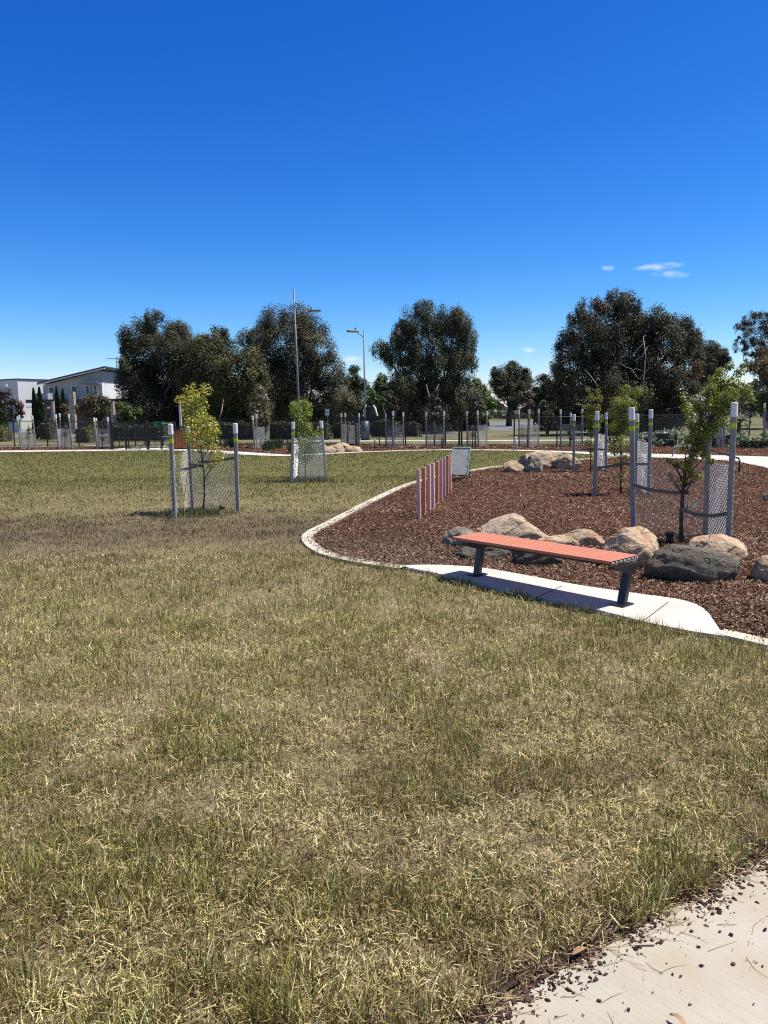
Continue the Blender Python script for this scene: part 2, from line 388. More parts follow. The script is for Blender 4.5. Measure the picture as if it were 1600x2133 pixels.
slab_top = [(840, 1184), (900, 1183), (950, 1185), (1010, 1190), (1100, 1206), (1200, 1225), (1320, 1243), (1400, 1254), (1445, 1265), (1472, 1282), (1487, 1303), (1500, 1322)]
kerbR = [(1500, 1325), (1550, 1337), (1600, 1349), (1700, 1377), (1850, 1423)]
slab_bot = [(1520, 1336), (1450, 1326), (1350, 1306), (1235, 1276), (1080, 1241), (960, 1213), (900, 1199), (850, 1189)]
low_w = G(lower); up_w = G(upper)
kerbL_w = [Vector((*p, 0)) for p in smooth_pts([P(*q)[:2] for q in kerbL], 6)]
kerbR_w = G(kerbR)
bed_right = G([(1900, 1090), (1750, 1005), (1600, 976), (1530, 961), (1400, 955), (1340, 953)])
bed_poly = kerbL_w + G(slab_top) + kerbR_w + bed_right
lawn_poly = [(-30, -5), (40, -5), (40, 12)] + [tuple(p[:2]) for p in reversed(kerbR_w)] + [tuple(P(1500, 1325)[:2])] + [tuple(p[:2]) for p in reversed(kerbL_w)]
# whole park sheet
park = [(-30, -5), (40, -5), (60, 45)] + [tuple(p[:2]) for p in reversed(up_w)]
poly_obj('lawn', park, 0, M['lawn'], kind='structure')
poly_obj('mulch_bed', bed_poly, .006, M['mulch'], kind='structure')
mul_up = [(-500, 934), (-300, 933), (0, 931), (230, 931), (400, 927), (600, 921), (700, 924), (850, 928), (1200, 927), (1600, 925), (2000, 926)]
far_mulch = up_w + list(reversed(G(mul_up)))
poly_obj('mulch_strip', far_mulch, .004, M['mulch'], kind='structure')
# path: far curving ribbon, widening to the right
path_r = [(1300, 951.8), (1340, 953), (1400, 955), (1530, 961), (1600, 976), (1750, 1005), (1900, 1090)]
far_path = up_w + list(reversed(low_w + G(path_r)[1:]))
poly_obj('path', far_path, .016, M['slab'], kind='structure')
poly_obj('gate_pavement', G([(233, 937.2), (300, 929), (372, 929), (372, 934.3), (345, 934.3), (262, 935.6)]), .020, M['slab'], kind='structure')
# kerb ribbon
def ribbon(name, pts, wd, z, th, mat, **tg):
    L, Rr = [], []
    for i, p in enumerate(pts):
        a = pts[max(i - 1, 0)]; b_ = pts[min(i + 1, len(pts) - 1)]; d = (Vector(b_[:2]) - Vector(a[:2])).normalized()
        n = Vector((-d.y, d.x)); q = Vector(p[:2]); L.append(q + n * wd / 2); Rr.append(q - n * wd / 2)
    mb = MB(); n = len(pts); v = []
    for l, r in zip(L, Rr): v += [(l.x, l.y, z - th), (l.x, l.y, z), (r.x, r.y, z), (r.x, r.y, z - th)]
    f = []
    for i in range(n - 1):
        for k in range(3): f.append((4 * i + k, 4 * i + 4 + k, 4 * i + 5 + k, 4 * i + 1 + k))
    mb.add(v, [tuple(reversed(q)) for q in f]); o = mb.build(name, mat); 
    o.data.update(); return tag(o, **tg)
ribbon('kerb', kerbL_w, .15, .032, .05, M['kerb'], kind='structure')
ribbon('kerb', kerbR_w, .15, .040, .06, M['kerb'], kind='structure')
slab_w = [Vector((*p, 0)) for p in smooth_pts([P(*q)[:2] for q in slab_top], 4)] + G(slab_bot)
poly_obj('bench_pad', slab_w, .036, M['slab'], .06, kind='structure')
# foreground path
fp = [(900, 2190), (1030, 2110), (1160, 2030), (1290, 1962), (1440, 1876), (1600, 1790), (1750, 1715), (2300, 1500)]
fpw = [tuple(p[:2]) for p in G(fp)]
fpath = fpw + [(6, 1.0), (2, -3), (-.5, -3)]
poly_obj('foreground_path', fpath, .008, M['path'], kind='structure')
sp_ = P(392, 1075); poly_obj('painted_shade_patch', [(sp_.x + math.cos(a * .42) * .62 * (1 + .15 * math.sin(a * 2.3)), sp_.y + math.sin(a * .42) * .20 * (1 + .2 * math.sin(a * 1.7))) for a in range(15)], .004, simple('painted_shade_and_joint', (.045, .035, .028), 1, .5, 14, bs=.6), kind='structure')  # dark oval painted on the ground for the shade under the yellow sapling
sp_ = P(642, 1004); poly_obj('painted_shade_patch', [(sp_.x + math.cos(a * .42) * .48, sp_.y + math.sin(a * .42) * .22) for a in range(15)], .004, bpy.data.materials['painted_shade_and_joint'], kind='structure')  # same painted shade at the foot of the green sapling
for (a_, c_) in (((1172, 1220), (1108, 1249)), ((1000, 1190), (925, 1207)), ((1392, 1254), (1330, 1301))):
    a_, c_ = P(*a_, .038), P(*c_, .038); d_ = (c_ - a_).normalized() * .004; q_ = Vector((-d_.y, d_.x, 0))
    poly_obj('pad_joint', [a_ + q_, c_ + q_, c_ - q_, a_ - q_], .0385, bpy.data.materials['painted_shade_and_joint'], kind='structure')
# beyond the fence
poly_obj('footpath', G([(-400, 931.5), (0, 929.6), (240, 929.2), (240, 927.9), (0, 928.2), (-400, 929.8)]), .0, M['slab'], kind='structure')
poly_obj('footpath', G([(640, 919.6), (1000, 918.8), (1330, 917), (1330, 915), (1000, 916.6), (640, 917.8)]), .0, M['slab'], kind='structure')
poly_obj('road', G([(-500, 915), (400, 908), (960, 905), (960, 899), (400, 900), (-500, 906)]), -.004, M['asphalt'], kind='structure')
poly_obj('side_road', G([(990, 896), (1065, 898), (1100, 890), (1330, 889), (1330, 883), (1130, 881), (1080, 878), (1020, 879)]), -.002, M['asphalt'], kind='structure')

# ------------------------------------------------------------------ chain-link
def chain(mb, a, b, z0, z1, s=.07, r=.003, slump=0, top=None):
    """diamond wires on the vertical panel from ground point a to b (a,b 3D base points; a1,b1 = offset tops allowed)"""
    (a0, a1), (b0, b1) = a, b
    L = (b0 - a0).length; H = z1 - z0
    def pt(u, h):
        f_ = h / H
        lo = a0.lerp(b0, u / L); hi = a1.lerp(b1, u / L)
        p = lo.lerp(hi, f_); n_ = (b0 - a0).cross(Vector((0, 0, 1))).normalized()
        return p + n_ * (slump * math.sin(math.pi * u / L) * (.6 + .4 * math.sin(u * 7 + h * 5))) - Vector((0, 0, slump * .6 * f_ * math.sin(math.pi * u / L)))
    def seg(p, q):
        d = (q - p)
        if d.length < 1e-4: return
        d.normalize(); x = d.cross(Vector((0, 0, 1))).normalized(); y = x.cross(d); 
        offs = [x * r, -x * r * .5 + y * r * .87, -x * r * .5 - y * r * .87]
        mb.add([p + o_ for o_ in offs] + [q + o_ for o_ in offs], [(0, 1, 4, 3), (1, 2, 5, 4), (2, 0, 3, 5)])
    k = 0; u0 = -H
    while u0 < L:
        for sgn in (0, 1):
            ua, ub = u0, u0 + H
            ha, hb = 0.0, H
            if ua < 0: ha = -ua; ua = 0
            if ub > L: hb = H - (ub - L); ub = L
            if hb - ha > .02:
                npt = 1 if slump == 0 else 4
                for i in range(npt):
                    t0, t1 = i / npt, (i + 1) / npt
                    q = [(ua + (ub - ua) * t_, ha + (hb - ha) * t_) for t_ in (t0, t1)]
                    if sgn: q = [(L - x_, y_) for x_, y_ in q]
                    seg(pt(*q[0]), pt(*q[1]))
        u0 += s

def strap(mb, pts, wd=.045, th=.004):
    for a, b in zip(pts[:-1], pts[1:]):
        a, b = Vector(a), Vector(b); mb.bar(a, b, th, wd, up=(0, 0, 1))

# ------------------------------------------------------------------ foliage
def leafcloud(blobs, n, L, asp, pal, hang=0., sub=10, sig=.28, shell=.55, seed=0, droop=0., outw=True):
    g = np.random.default_rng(seed)
    B = np.array(blobs, float); vol = (B[:, 3] * B[:, 4] * B[:, 5]) ** .72; vol /= vol.sum()
    Vs, Cs = [], []
    pc = np.array([p[0] for p in pal], float); pw = np.array([p[1] for p in pal], float); pw /= pw.sum()
    for b_, fr in zip(B, vol):
        m_ = max(8, int(n * fr)); K = sub
        d = g.normal(size=(K, 3)); d /= np.linalg.norm(d, axis=1)[:, None]
        sc = d * (shell + (1 - shell) * g.random((K, 1))) * .88
        kc = pc[g.choice(len(pc), K, p=pw)] * (.75 + .5 * g.random((K, 1)))
        idx = g.integers(0, K, m_)
        sg = sig * (.6 + .8 * g.random((K, 1)))
        off = g.normal(size=(m_, 3)); p = sc[idx] + off * sg[idx]
        rn = np.linalg.norm(p, axis=1); far = rn > 1.12; p[far] *= (1.0 / rn[far] * (.8 + .3 * g.random(far.sum())))[:, None]
        p = p * b_[3:6] + b_[0:3]
        if droop: p[:, 2] -= np.abs(g.normal(size=m_)) * droop
        u = g.normal(size=(m_, 3)); u /= np.linalg.norm(u, axis=1)[:, None]
        u = u * (1 - hang) + np.array([0, 0, -1.]) * hang; u /= np.linalg.norm(u, axis=1)[:, None]
        v = np.cross(u, g.normal(size=(m_, 3))); v /= np.linalg.norm(v, axis=1)[:, None] + 1e-9
        if outw:       # leaves lie over one another on the outside of each clump, tips down
            nr = off * .45 + sc[idx] * .5 + g.normal(size=(m_, 3)) * .55 + np.array([0, 0, .75]); nr /= np.linalg.norm(nr, axis=1)[:, None]
            u = u - nr * (u * nr).sum(1)[:, None]; u /= np.linalg.norm(u, axis=1)[:, None] + 1e-9; v = np.cross(nr, u)
        l = (L * (.55 + .9 * g.random(m_)))[:, None]
        V = np.stack([p - u * l * .5, p + v * l * asp * .5 - u * l * .08, p + u * l * .5, p - v * l * asp * .5 - u * l * .08], 1)
        c = kc[idx] * (.7 + .6 * g.random((m_, 1)))
        Vs.append(V); Cs.append(c)
    return np.concatenate(Vs), np.concatenate(Cs)
def pxblobs(bl, D, depth=1.0, seed=0, ry=None):
    r_ = random.Random(seed); o = []
    for b_ in bl:
        x, y, rp = b_[:3]; ryp = b_[3] if len(b_) > 3 else rp
        r = rp / FPX * D; r2 = ryp / FPX * D
        p = at(x, y, D + r_.uniform(-1, 1) * depth); o.append((p.x, p.y, p.z, r, r * .95, r2))
    return o
def limb(mb, a, b, r0, r1, seed=0, wob=.08, n=5, sides=6):
    r_ = random.Random(seed); a, b = Vector(a), Vector(b); L = (b - a).length; pts = []; rr = []
    for i in range(n + 1):
        t_ = i / n; p = a.lerp(b, t_)
        if 0 < i < n: p += Vector((r_.uniform(-1, 1), r_.uniform(-1, 1), r_.uniform(-.5, .5))) * wob * L
        pts.append(p); rr.append(r0 + (r1 - r0) * t_)
    mb.tube(pts, rr, sides); return pts
GUM = [((.075, .08, .042), 4), ((.115, .115, .065), 3), ((.10, .09, .045), 2), ((.04, .043, .023), 4)]
OLIVE = [((.11, .108, .042), 4), ((.155, .14, .06), 2), ((.055, .058, .026), 4), ((.14, .11, .04), 1)]
RUSTY = [((.075, .075, .042), 4), ((.115, .105, .06), 3), ((.12, .07, .038), 1.5), ((.042, .045, .027), 4)]
DGREEN = [((.045, .075, .022), 3), ((.065, .11, .03), 2), ((.03, .05, .018), 2)]
BGREEN = [((.09, .14, .025), 3), ((.06, .10, .02), 2), ((.12, .165, .035), 1)]
DRED = [((.055, .025, .02), 3), ((.05, .04, .026), 3), ((.08, .032, .024), 1)]
YGREEN = [((.22, .24, .035), 2), ((.15, .19, .03), 2)]
def tree(name, label, cat, blobs, D, base, n, L=.24, pal=GUM, hang=.45, group='trees beyond the fence', asp=.34, trunk_r=.28, bark='gumbark', sub=12, sig=.27, depth=1.6, seed=1, mat='gum', limbs=True, droop=.0, extra=None, shell=.5):
    b0 = at(base[0], base[1], D); b0.z = 0
    root = empty(name, b0, label, cat, group)
    bl = pxblobs(blobs, D, depth, seed)
    if mat == 'gum': bl = [(a_, b__, c_, d_ * 1.21, e_ * 1.3, f_ * 1.14) for a_, b__, c_, d_, e_, f_ in bl]; n = int(n * 3.7); L = L * .68; sub = int(sub * 1.5); sig *= .78; shell = .68
    V, C = leafcloud(bl, n, L, asp, pal, hang, sub, sig, shell, seed, droop)
    k = V[:, :, 2].min(1) > .05; V, C = V[k], C[k]
    np_mesh('crown', V, 4, M[mat], C, root)
    mb = MB(); r_ = random.Random(seed)
    cx = sum(b_[0] for b_ in bl) / len(bl); cz = min(b_[2] for b_ in bl)
    fork = Vector((b0.x * .5 + cx * .5, D, max(.9, cz * .8)))
    mb.tube([b0 - Vector((0, 0, .1)), b0.lerp(fork, .5) + Vector((r_.uniform(-.1, .1), 0, 0)), fork], [trunk_r * 1.25, trunk_r * .95, trunk_r * .8], 9)
    if limbs:
        for i, b_ in enumerate(bl):
            limb(mb, fork - Vector((0, 0, .2)), Vector((b_[0], b_[1] + b_[4] * .5, b_[2])), trunk_r * .38, trunk_r * .08, seed + i, .09)
    mb.build('trunk', M[bark], root, smooth=True)
    if extra:
        for pts, r0 in extra:
            ps = [at(x, y, D + dd) for x, y, dd in pts]
            MB().tube(ps, [r0 * .5 * (1 - .75 * i / (len(ps) - 1)) for i in range(len(ps))], 6).build('pale_limb', M['palebark'], root, smooth=True)
    return root

tree('gum_tree', 'grey green gum tree at the left end of the tree row, beside the white house', 'tree',
     [(283, 692, 30), (268, 725, 18), (340, 680, 34), (318, 655, 14), (372, 695, 26), (300, 735, 38), (350, 735, 40), (268, 770, 22), (290, 790, 38), (335, 795, 42), (388, 735, 26), (275, 835, 26), (310, 845, 36), (360, 835, 40), (385, 790, 30), (262, 755, 14)],
     58, (330, 900), 26000, seed=11, droop=.25)
tree('gum_tree', 'olive brown gum tree lower than both neighbours in the left tree row', 'tree',
     [(446, 700, 26), (420, 725, 30), (470, 725, 32), (440, 760, 42), (490, 765, 36), (520, 745, 26), (535, 770, 22), (410, 790, 36), (465, 805, 46), (515, 805, 40), (430, 845, 38), (490, 850, 40), (540, 830, 26)],
     54, (470, 903), 26000, pal=OLIVE, seed=12, droop=.25, extra=[([(455, 880, -3), (462, 855, -3.0), (466, 830, -2.4)], .10)])
tree('gum_tree', 'tall broad gum tree directly behind the taller street lamp', 'tree',
     [(612, 668, 36), (575, 665, 30), (555, 680, 24), (645, 688, 36), (600, 710, 46), (512, 700, 18), (530, 700, 16), (660, 725, 34), (560, 735, 38), (530, 730, 20), (615, 760, 48), (675, 770, 36), (570, 790, 42), (640, 810, 46), (690, 810, 36), (600, 840, 42), (710, 830, 24), (670, 850, 34)],
     60, (640, 905), 30000, pal=[((.095, .09, .048), 4), ((.13, .12, .065), 3), ((.06, .056, .032), 3)], seed=13, droop=.25)
tree('gum_tree', 'lone central gum tree with drooping foliage, to the right of the two street lamps', 'tree',
     [(883, 645, 22), (860, 662, 28), (845, 690, 26), (895, 675, 30), (935, 655, 26), (962, 668, 24), (938, 695, 40), (972, 700, 22), (830, 708, 20), (790, 722, 18), (805, 728, 18), (812, 742, 14), (850, 725, 26), (895, 730, 40), (978, 738, 19), (988, 752, 10, 14), (955, 735, 30), (860, 765, 36), (915, 775, 42), (845, 800, 34), (900, 815, 44), (950, 800, 32), (960, 825, 26), (850, 845, 36), (905, 855, 40), (940, 850, 26)],
     60, (905, 905), 34000, pal=[((.085, .09, .048), 4), ((.12, .125, .07), 3), ((.055, .056, .032), 3)], seed=14, droop=.35, hang=.6, sub=14, sig=.22, extra=[([(900, 880, -2), (895, 830, -3), (888, 800, -3)], .16), ([(898, 830, -3), (915, 800, -2.5)], .08)])
tree('gum_tree', 'largest tree, dark rust tinged gum with bare white limbs showing, at the right', 'tree',
     [(1230, 640, 26), (1205, 655, 18), (1285, 622, 22), (1305, 632, 24), (1325, 655, 24), (1255, 665, 36), (1300, 670, 36), (1210, 690, 30), (1182, 700, 18), (1172, 725, 20), (1370, 660, 24), (1385, 675, 22), (1345, 690, 36), (1420, 670, 20), (1425, 690, 26), (1390, 705, 36), (1443, 710, 22), (1250, 720, 44), (1310, 740, 50), (1190, 755, 32), (1168, 790, 24), (1160, 760, 14), (1380, 755, 46), (1435, 750, 30), (1230, 790, 46), (1300, 810, 50), (1370, 815, 46), (1420, 800, 34), (1200, 835, 36), (1260, 850, 40), (1330, 865, 42), (1390, 860, 34), (1178, 850, 22)],
     52, (1320, 915), 46000, pal=RUSTY, seed=15, droop=.3, trunk_r=.4, extra=[([(1330, 790, -2.5), (1315, 768, -3), (1305, 765, -3), (1290, 755, -3.2)], .06), ([(1312, 775, -3), (1325, 768, -3.1), (1338, 772, -3)], .05), ([(1318, 740, -3.4), (1330, 725, -3.5), (1345, 712, -3.6)], .06), ([(1322, 752, -3.4), (1338, 742, -3.5), (1350, 722, -3.5)], .06), ([(1245, 805, -3), (1232, 785, -3.4), (1218, 770, -3.4)], .08), ([(1335, 850, -2), (1340, 800, -3), (1345, 740, -3.6), (1340, 700, -3)], .11), ([(1330, 790, -3), (1355, 765, -3.6)], .05)])
tree('gum_tree', 'small dark gum tree crowded against the left side of the largest tree', 'tree',
     [(1128, 800, 18), (1150, 800, 20), (1120, 825, 18), (1145, 830, 28), (1175, 830, 24), (1130, 850, 22), (1160, 855, 26)],
     70, (1150, 893), 9000, seed=16, pal=GUM)
tree('gum_tree', 'round headed gum tree standing alone at the far end of the side road', 'tree',
     [(1040, 782, 18), (1065, 772, 18), (1088, 782, 16), (1035, 800, 14), (1060, 800, 26), (1090, 800, 18), (1045, 820, 14), (1080, 822, 22), (1070, 840, 12)],
     85, (1060, 881), 8000, L=.32, seed=17, pal=GUM, sub=9, sig=.3, trunk_r=.3, bark='bark')
tree('gum_tree', 'flat topped dark tree showing behind the right edge of the largest tree', 'tree',
     [(1470, 728, 22, 16), (1495, 735, 18, 14), (1500, 755, 18), (1465, 755, 28), (1480, 775, 24), (1450, 790, 24), (1490, 795, 14)],
     80, (1475, 880), 8000, L=.3, seed=18, pal=[((.05, .06, .035), 3), ((.075, .08, .05), 2)])
tree('gum_tree', 'airy open gum tree with sky between its twigs, at the right edge', 'tree',
     [(1560, 665, 16), (1590, 660, 20), (1550, 690, 18), (1580, 695, 20), (1600, 700, 24), (1540, 720, 14), (1570, 730, 20), (1600, 740, 20), (1560, 760, 14), (1630, 680, 30), (1640, 730, 30)],
     78, (1595, 885), 7000, L=.26, seed=19, pal=[((.07, .075, .055), 3), ((.10, .10, .08), 2)], sub=9, sig=.22, bark='palebark', trunk_r=.2)
tree('autumn_tree', 'orange brown leafed tree cut by the right edge of the picture', 'tree',
     [(1600, 745, 26), (1580, 765, 20), (1610, 780, 28), (1640, 750, 40), (1625, 800, 30)],
     60, (1615, 890), 9000, L=.2, seed=20, pal=[((.14, .08, .025), 3), ((.10, .085, .03), 3)], mat='leaf', hang=.2, bark='bark', trunk_r=.18)
tree('gum_tree', 'dark low tree under the orange brown tree at the right edge', 'tree',
     [(1590, 830, 24), (1575, 845, 16), (1612, 840, 26), (1640, 830, 30)],
     64, (1600, 890), 6000, seed=21, pal=DGREEN, mat='leaf', hang=.2)
tree('green_tree', 'dark green poplar like tree just left of the shorter street lamp', 'tree',
     [(738, 772, 12), (732, 795, 20), (755, 800, 14), (740, 825, 24), (722, 845, 16), (750, 850, 20)],
     76, (740, 895), 8000, L=.26, seed=22, pal=DGREEN, mat='leaf', hang=.1, bark='bark', trunk_r=.16)
tree('green_tree', 'mid green leafy tree between the shorter street lamp and the central gum', 'tree',
     [(795, 790, 13), (790, 810, 20), (812, 815, 18), (775, 830, 16), (800, 842, 24), (825, 840, 18), (770, 812, 10)],
     72, (795, 897), 9000, L=.26, seed=23, pal=[((.05, .10, .025), 3), ((.085, .15, .04), 2), ((.03, .055, .02), 2)], mat='leaf', hang=.1, bark='bark', trunk_r=.16)
tree('cypress_tree', 'bright green bushy cypress at the right foot of the central gum', 'tree',
     [(985, 800, 18), (1003, 806, 14), (980, 830, 26), (1012, 832, 24), (1028, 840, 14), (995, 855, 26)],
     66, (995, 898), 12000, L=.2, seed=24, pal=BGREEN, mat='leaf', hang=.05, bark='bark', trunk_r=.16, sub=16, sig=.2)

def small_tree(label, blobs, D, base, n, pal, L=.10, name='small_tree', cat='tree', group='small street trees', seed=1, trunk_r=.04, bark='bark', **kw):
    return tree(name, label, cat, blobs, D, base, n, L, pal, .1, group, .5, trunk_r, bark, 8, .26, .3, seed, 'leaf', **kw)
small_tree('dark maroon leafed tree in front of the grey box house at the left edge', [(8, 832, 24), (30, 845, 18), (12, 862, 26), (-20, 850, 30), (38, 862, 12)], 56, (12, 905), 5000, DRED + [((.05, .055, .03), 3)], .16, seed=31, trunk_r=.1)
small_tree('magenta flowering shrub tree at the corner of the grey box house', [(40, 845, 8, 12), (45, 862, 7)], 57, (42, 905), 900, [((.28, .02, .09), 2), ((.10, .03, .04), 1)], .14, seed=32)
small_tree('olive and brown multi branched tree in front of the sloped roof house', [(180, 838, 16), (200, 832, 18), (222, 836, 12), (168, 852, 14), (195, 858, 20), (215, 855, 14), (205, 875, 14), (190, 873, 10)], 50, (202, 908), 6000, [((.16, .14, .04), 3), ((.14, .10, .05), 2), ((.08, .07, .03), 2)], .13, seed=33, trunk_r=.07)
small_tree('thin brown twiggy tree beside the pair of tall cypresses at the house', [(134, 850, 10), (140, 868, 12), (132, 882, 9)], 50, (137, 908), 1600, [((.11, .075, .055), 3), ((.07, .06, .035), 2)], .1, seed=34)
small_tree('pale green low tree at the foot of the leftmost gum', [(258, 850, 16), (270, 868, 18), (255, 872, 12), (285, 860, 14)], 52, (266, 908), 3200, [((.10, .14, .03), 3), ((.06, .09, .025), 2)], .13, seed=35)

def conifer(label, px, ytop, ybase, wpx, D, seed, group='slender cypresses at the houses'):
    b0 = at(px, ybase, D); b0.z = 0; root = empty('pencil_cypress', b0, label, 'tree', group)
    zt = at(px, ytop, D).z; wr = wpx / FPX * D / 2
    g = np.random.default_rng(seed); n = 5200
    h = g.random(n) ** 1.15; prof = wr * np.minimum(1, (1 - h) ** .62 * 1.12) * np.minimum(1, .7 + h * 3)
    a = g.random(n) * 2 * np.pi; rr = prof * (.72 + .32 * g.random(n)) * (1 + .10 * np.sin(a * 3 + h * 25))
    p = np.stack([b0.x + rr * np.cos(a), b0.y + rr * np.sin(a), .15 + h * (zt - .15)], 1)
    u = np.stack([np.cos(a) * .35, np.sin(a) * .35, np.ones(n)], 1) + g.normal(size=(n, 3)) * .3; u /= np.linalg.norm(u, axis=1)[:, None]
    v = np.cross(u, g.normal(size=(n, 3))); v /= np.linalg.norm(v, axis=1)[:, None]
    l = .17
    V = np.stack([p - u * l * .5, p + v * l * .25, p + u * l * .5, p - v * l * .25], 1)
    C = np.array([.028, .055, .016]) * (.6 + .9 * g.random((n, 1)))
    np_mesh('crown', V, 4, M['leaf'], C, root)
    MB().tube([b0 - Vector((0, 0, .1)), Vector((b0.x, b0.y, zt * .85))], [.09, .02], 7).build('trunk', M['bark'], root)
conifer('slender dark cypress at the extreme left edge of the picture', 4, 826, 905, 26, 54, 41)
conifer('left one of the two cypresses in front of the dark carport', 76, 809, 905, 14, 55, 42)
conifer('right one of the two cypresses in front of the dark carport', 88, 807, 905, 17, 55, 43)
conifer('left one of the two cypresses under the tall windows of the house', 123.5, 806, 905, 12, 56, 44)
conifer('right one of the two cypresses under the tall windows of the house', 136, 811, 905, 13, 56, 45)

def hedge(label, x0, x1, ytop, ybase, pal, seed, name='hedge', cat='hedge', group='hedges beyond the fence', dep=1.1, n=None, L=.13, D=None, lump=.12):
    a, b_ = P(x0, ybase), P(x1, ybase)
    if D: a, b_ = at(x0, ybase, D), at(x1, ybase, D); a.z = b_.z = 0
    zt = at((x0 + x1) / 2, ytop, (a.y + b_.y) / 2).z; c0 = (a + b_) / 2 + Vector((0, dep / 2, 0))
    root = empty(name, (c0.x, c0.y, 0), label, cat, group)
    g = np.random.default_rng(seed); ln = (b_ - a).length
    n = n or int(ln * (zt * 2 + dep) * 160)
    d = (b_ - a).normalized(); s = g.random(n) * ln; f = g.random(n)
    per = zt * 2 + dep; q = f * per
    yy = np.where(q < zt, 0, np.where(q < zt + dep, q - zt, dep)); zz = np.where(q < zt, q, np.where(q < zt + dep, zt, per - q))
    bump_ = lump * (np.sin(s * 1.9 + seed) + np.sin(s * 4.7 + zz * 3)) * .5
    inn = g.random(n) * .25
    yy = yy + np.where(yy <= 0, inn - bump_, np.where(yy >= dep, -inn, 0)); zz = np.maximum(.05, zz + np.where(zz >= zt, bump_ - inn, 0) + g.normal(size=n) * .03)
    ends = np.minimum(s, ln - s); zz = zz * np.minimum(1, .75 + ends * .5)
    p = np.stack([a.x + d.x * s, a.y + d.y * s + yy, zz], 1)
    u = g.normal(size=(n, 3)); u /= np.linalg.norm(u, axis=1)[:, None]; v = np.cross(u, g.normal(size=(n, 3))); v /= np.linalg.norm(v, axis=1)[:, None]
    l = (L * (.6 + .8 * g.random(n)))[:, None]
    V = np.stack([p - u * l * .5, p + v * l * .28, p + u * l * .5, p - v * l * .28], 1)
    pc = np.array([x[0] for x in pal]); pw = np.array([x[1] for x in pal], float); pw /= pw.sum()
    C = pc[g.choice(len(pc), n, p=pw)] * (.65 + .7 * g.random((n, 1)))
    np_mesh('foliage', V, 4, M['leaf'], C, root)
    mb = MB(); mb.bar((a + b_) / 2 - d * (ln / 2 - .25) + Vector((0, dep / 2, zt * .46)), (a + b_) / 2 + d * (ln / 2 - .25) + Vector((0, dep / 2, zt * .46)), dep * .7, zt * .86, up=(0, 0, 1))
    mb.build('inner_branches', M['bark'], root)
HG = [((.06, .085, .025), 3), ((.085, .115, .035), 2), ((.04, .055, .02), 2)]
hedge('clipped green hedge seen through the entry gates', 226, 352, 886, 919, HG, 51)
hedge('dark clipped hedge behind the yellow leafed sapling and magnolia', 395, 690, 880, 916, [((.04, .06, .02), 3), ((.06, .08, .028), 2)], 52)
hedge('clipped hedge behind the shorter street lamp foot', 690, 752, 878, 914, HG, 53)
hedge('rounded hedge just right of the shorter street lamp', 772, 835, 874, 911, HG, 54)
hedge('round yellow green bush left of the entry gate', 152, 194, 890, 922, YGREEN, 55, 'bush', 'bush', 'yellow green bushes', 1.2, L=.1, lump=.3)
hedge('round yellow green bush at the extreme left edge of the picture', -30, 14, 894, 920, YGREEN, 56, 'bush', 'bush', 'yellow green bushes', 1.2, L=.1, lump=.3)
hedge('grey brown scrubby bush between the far left stakes', 78, 112, 880, 917, [((.10, .085, .06), 2), ((.07, .075, .04), 2)], 57, 'bush', 'bush', 'scrubby bushes', 1.1, lump=.3)
hedge('narrow bright green shrub in the dark gap left of the central gum trunk', 864, 884, 860, 902, [((.11, .17, .03), 2), ((.06, .10, .02), 2)], 58, 'bush', 'bush', 'scrubby bushes', .8, lump=.3)
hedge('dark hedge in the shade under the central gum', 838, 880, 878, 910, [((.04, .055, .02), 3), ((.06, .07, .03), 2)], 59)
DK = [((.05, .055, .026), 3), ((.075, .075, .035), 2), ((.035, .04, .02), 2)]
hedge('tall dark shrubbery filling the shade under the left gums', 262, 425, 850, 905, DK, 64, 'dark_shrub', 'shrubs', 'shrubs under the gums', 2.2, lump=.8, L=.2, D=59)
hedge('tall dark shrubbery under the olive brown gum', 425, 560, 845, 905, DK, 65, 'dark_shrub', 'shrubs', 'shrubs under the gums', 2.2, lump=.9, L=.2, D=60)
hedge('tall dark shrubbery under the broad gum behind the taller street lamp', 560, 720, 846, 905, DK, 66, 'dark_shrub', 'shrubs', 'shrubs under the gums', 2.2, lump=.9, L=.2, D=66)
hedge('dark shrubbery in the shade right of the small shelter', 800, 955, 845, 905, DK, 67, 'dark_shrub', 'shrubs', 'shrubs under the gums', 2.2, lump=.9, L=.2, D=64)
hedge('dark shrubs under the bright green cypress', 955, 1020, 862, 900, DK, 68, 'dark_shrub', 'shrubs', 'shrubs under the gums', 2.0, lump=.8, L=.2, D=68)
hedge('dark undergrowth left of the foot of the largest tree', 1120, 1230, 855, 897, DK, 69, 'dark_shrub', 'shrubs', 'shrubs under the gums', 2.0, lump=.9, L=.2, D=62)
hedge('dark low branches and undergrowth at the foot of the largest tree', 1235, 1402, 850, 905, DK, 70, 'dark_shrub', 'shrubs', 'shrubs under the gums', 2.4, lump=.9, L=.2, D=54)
SAGE = [((.27, .33, .21), 3), ((.36, .42, .28), 2), ((.17, .22, .12), 2)]
hedge('wide mass of grey green sagebush behind the right part of the path', 1352, 1436, 900, 931, SAGE, 60, 'sage_bush', 'bush', 'grey green bushes', 2.0, lump=.35, L=.16)
hedge('grey green sagebush between the leaning sapling and the right edge', 1440, 1560, 904, 931, SAGE, 61, 'sage_bush', 'bush', 'grey green bushes', 1.6, lump=.4, L=.16)
hedge('low dark green bush at the right edge beside the path', 1540, 1640, 916, 934, [((.07, .10, .03), 3), ((.10, .13, .045), 2)], 62, 'bush', 'bush', 'grey green bushes', 1.0, lump=.4)
hedge('dark shrub behind the fence in front of the right edge trees', 1536, 1562, 868, 905, [((.04, .055, .025), 3), ((.06, .075, .035), 2)], 63, 'bush', 'bush', 'scrubby bushes', 1.6, lump=.3)
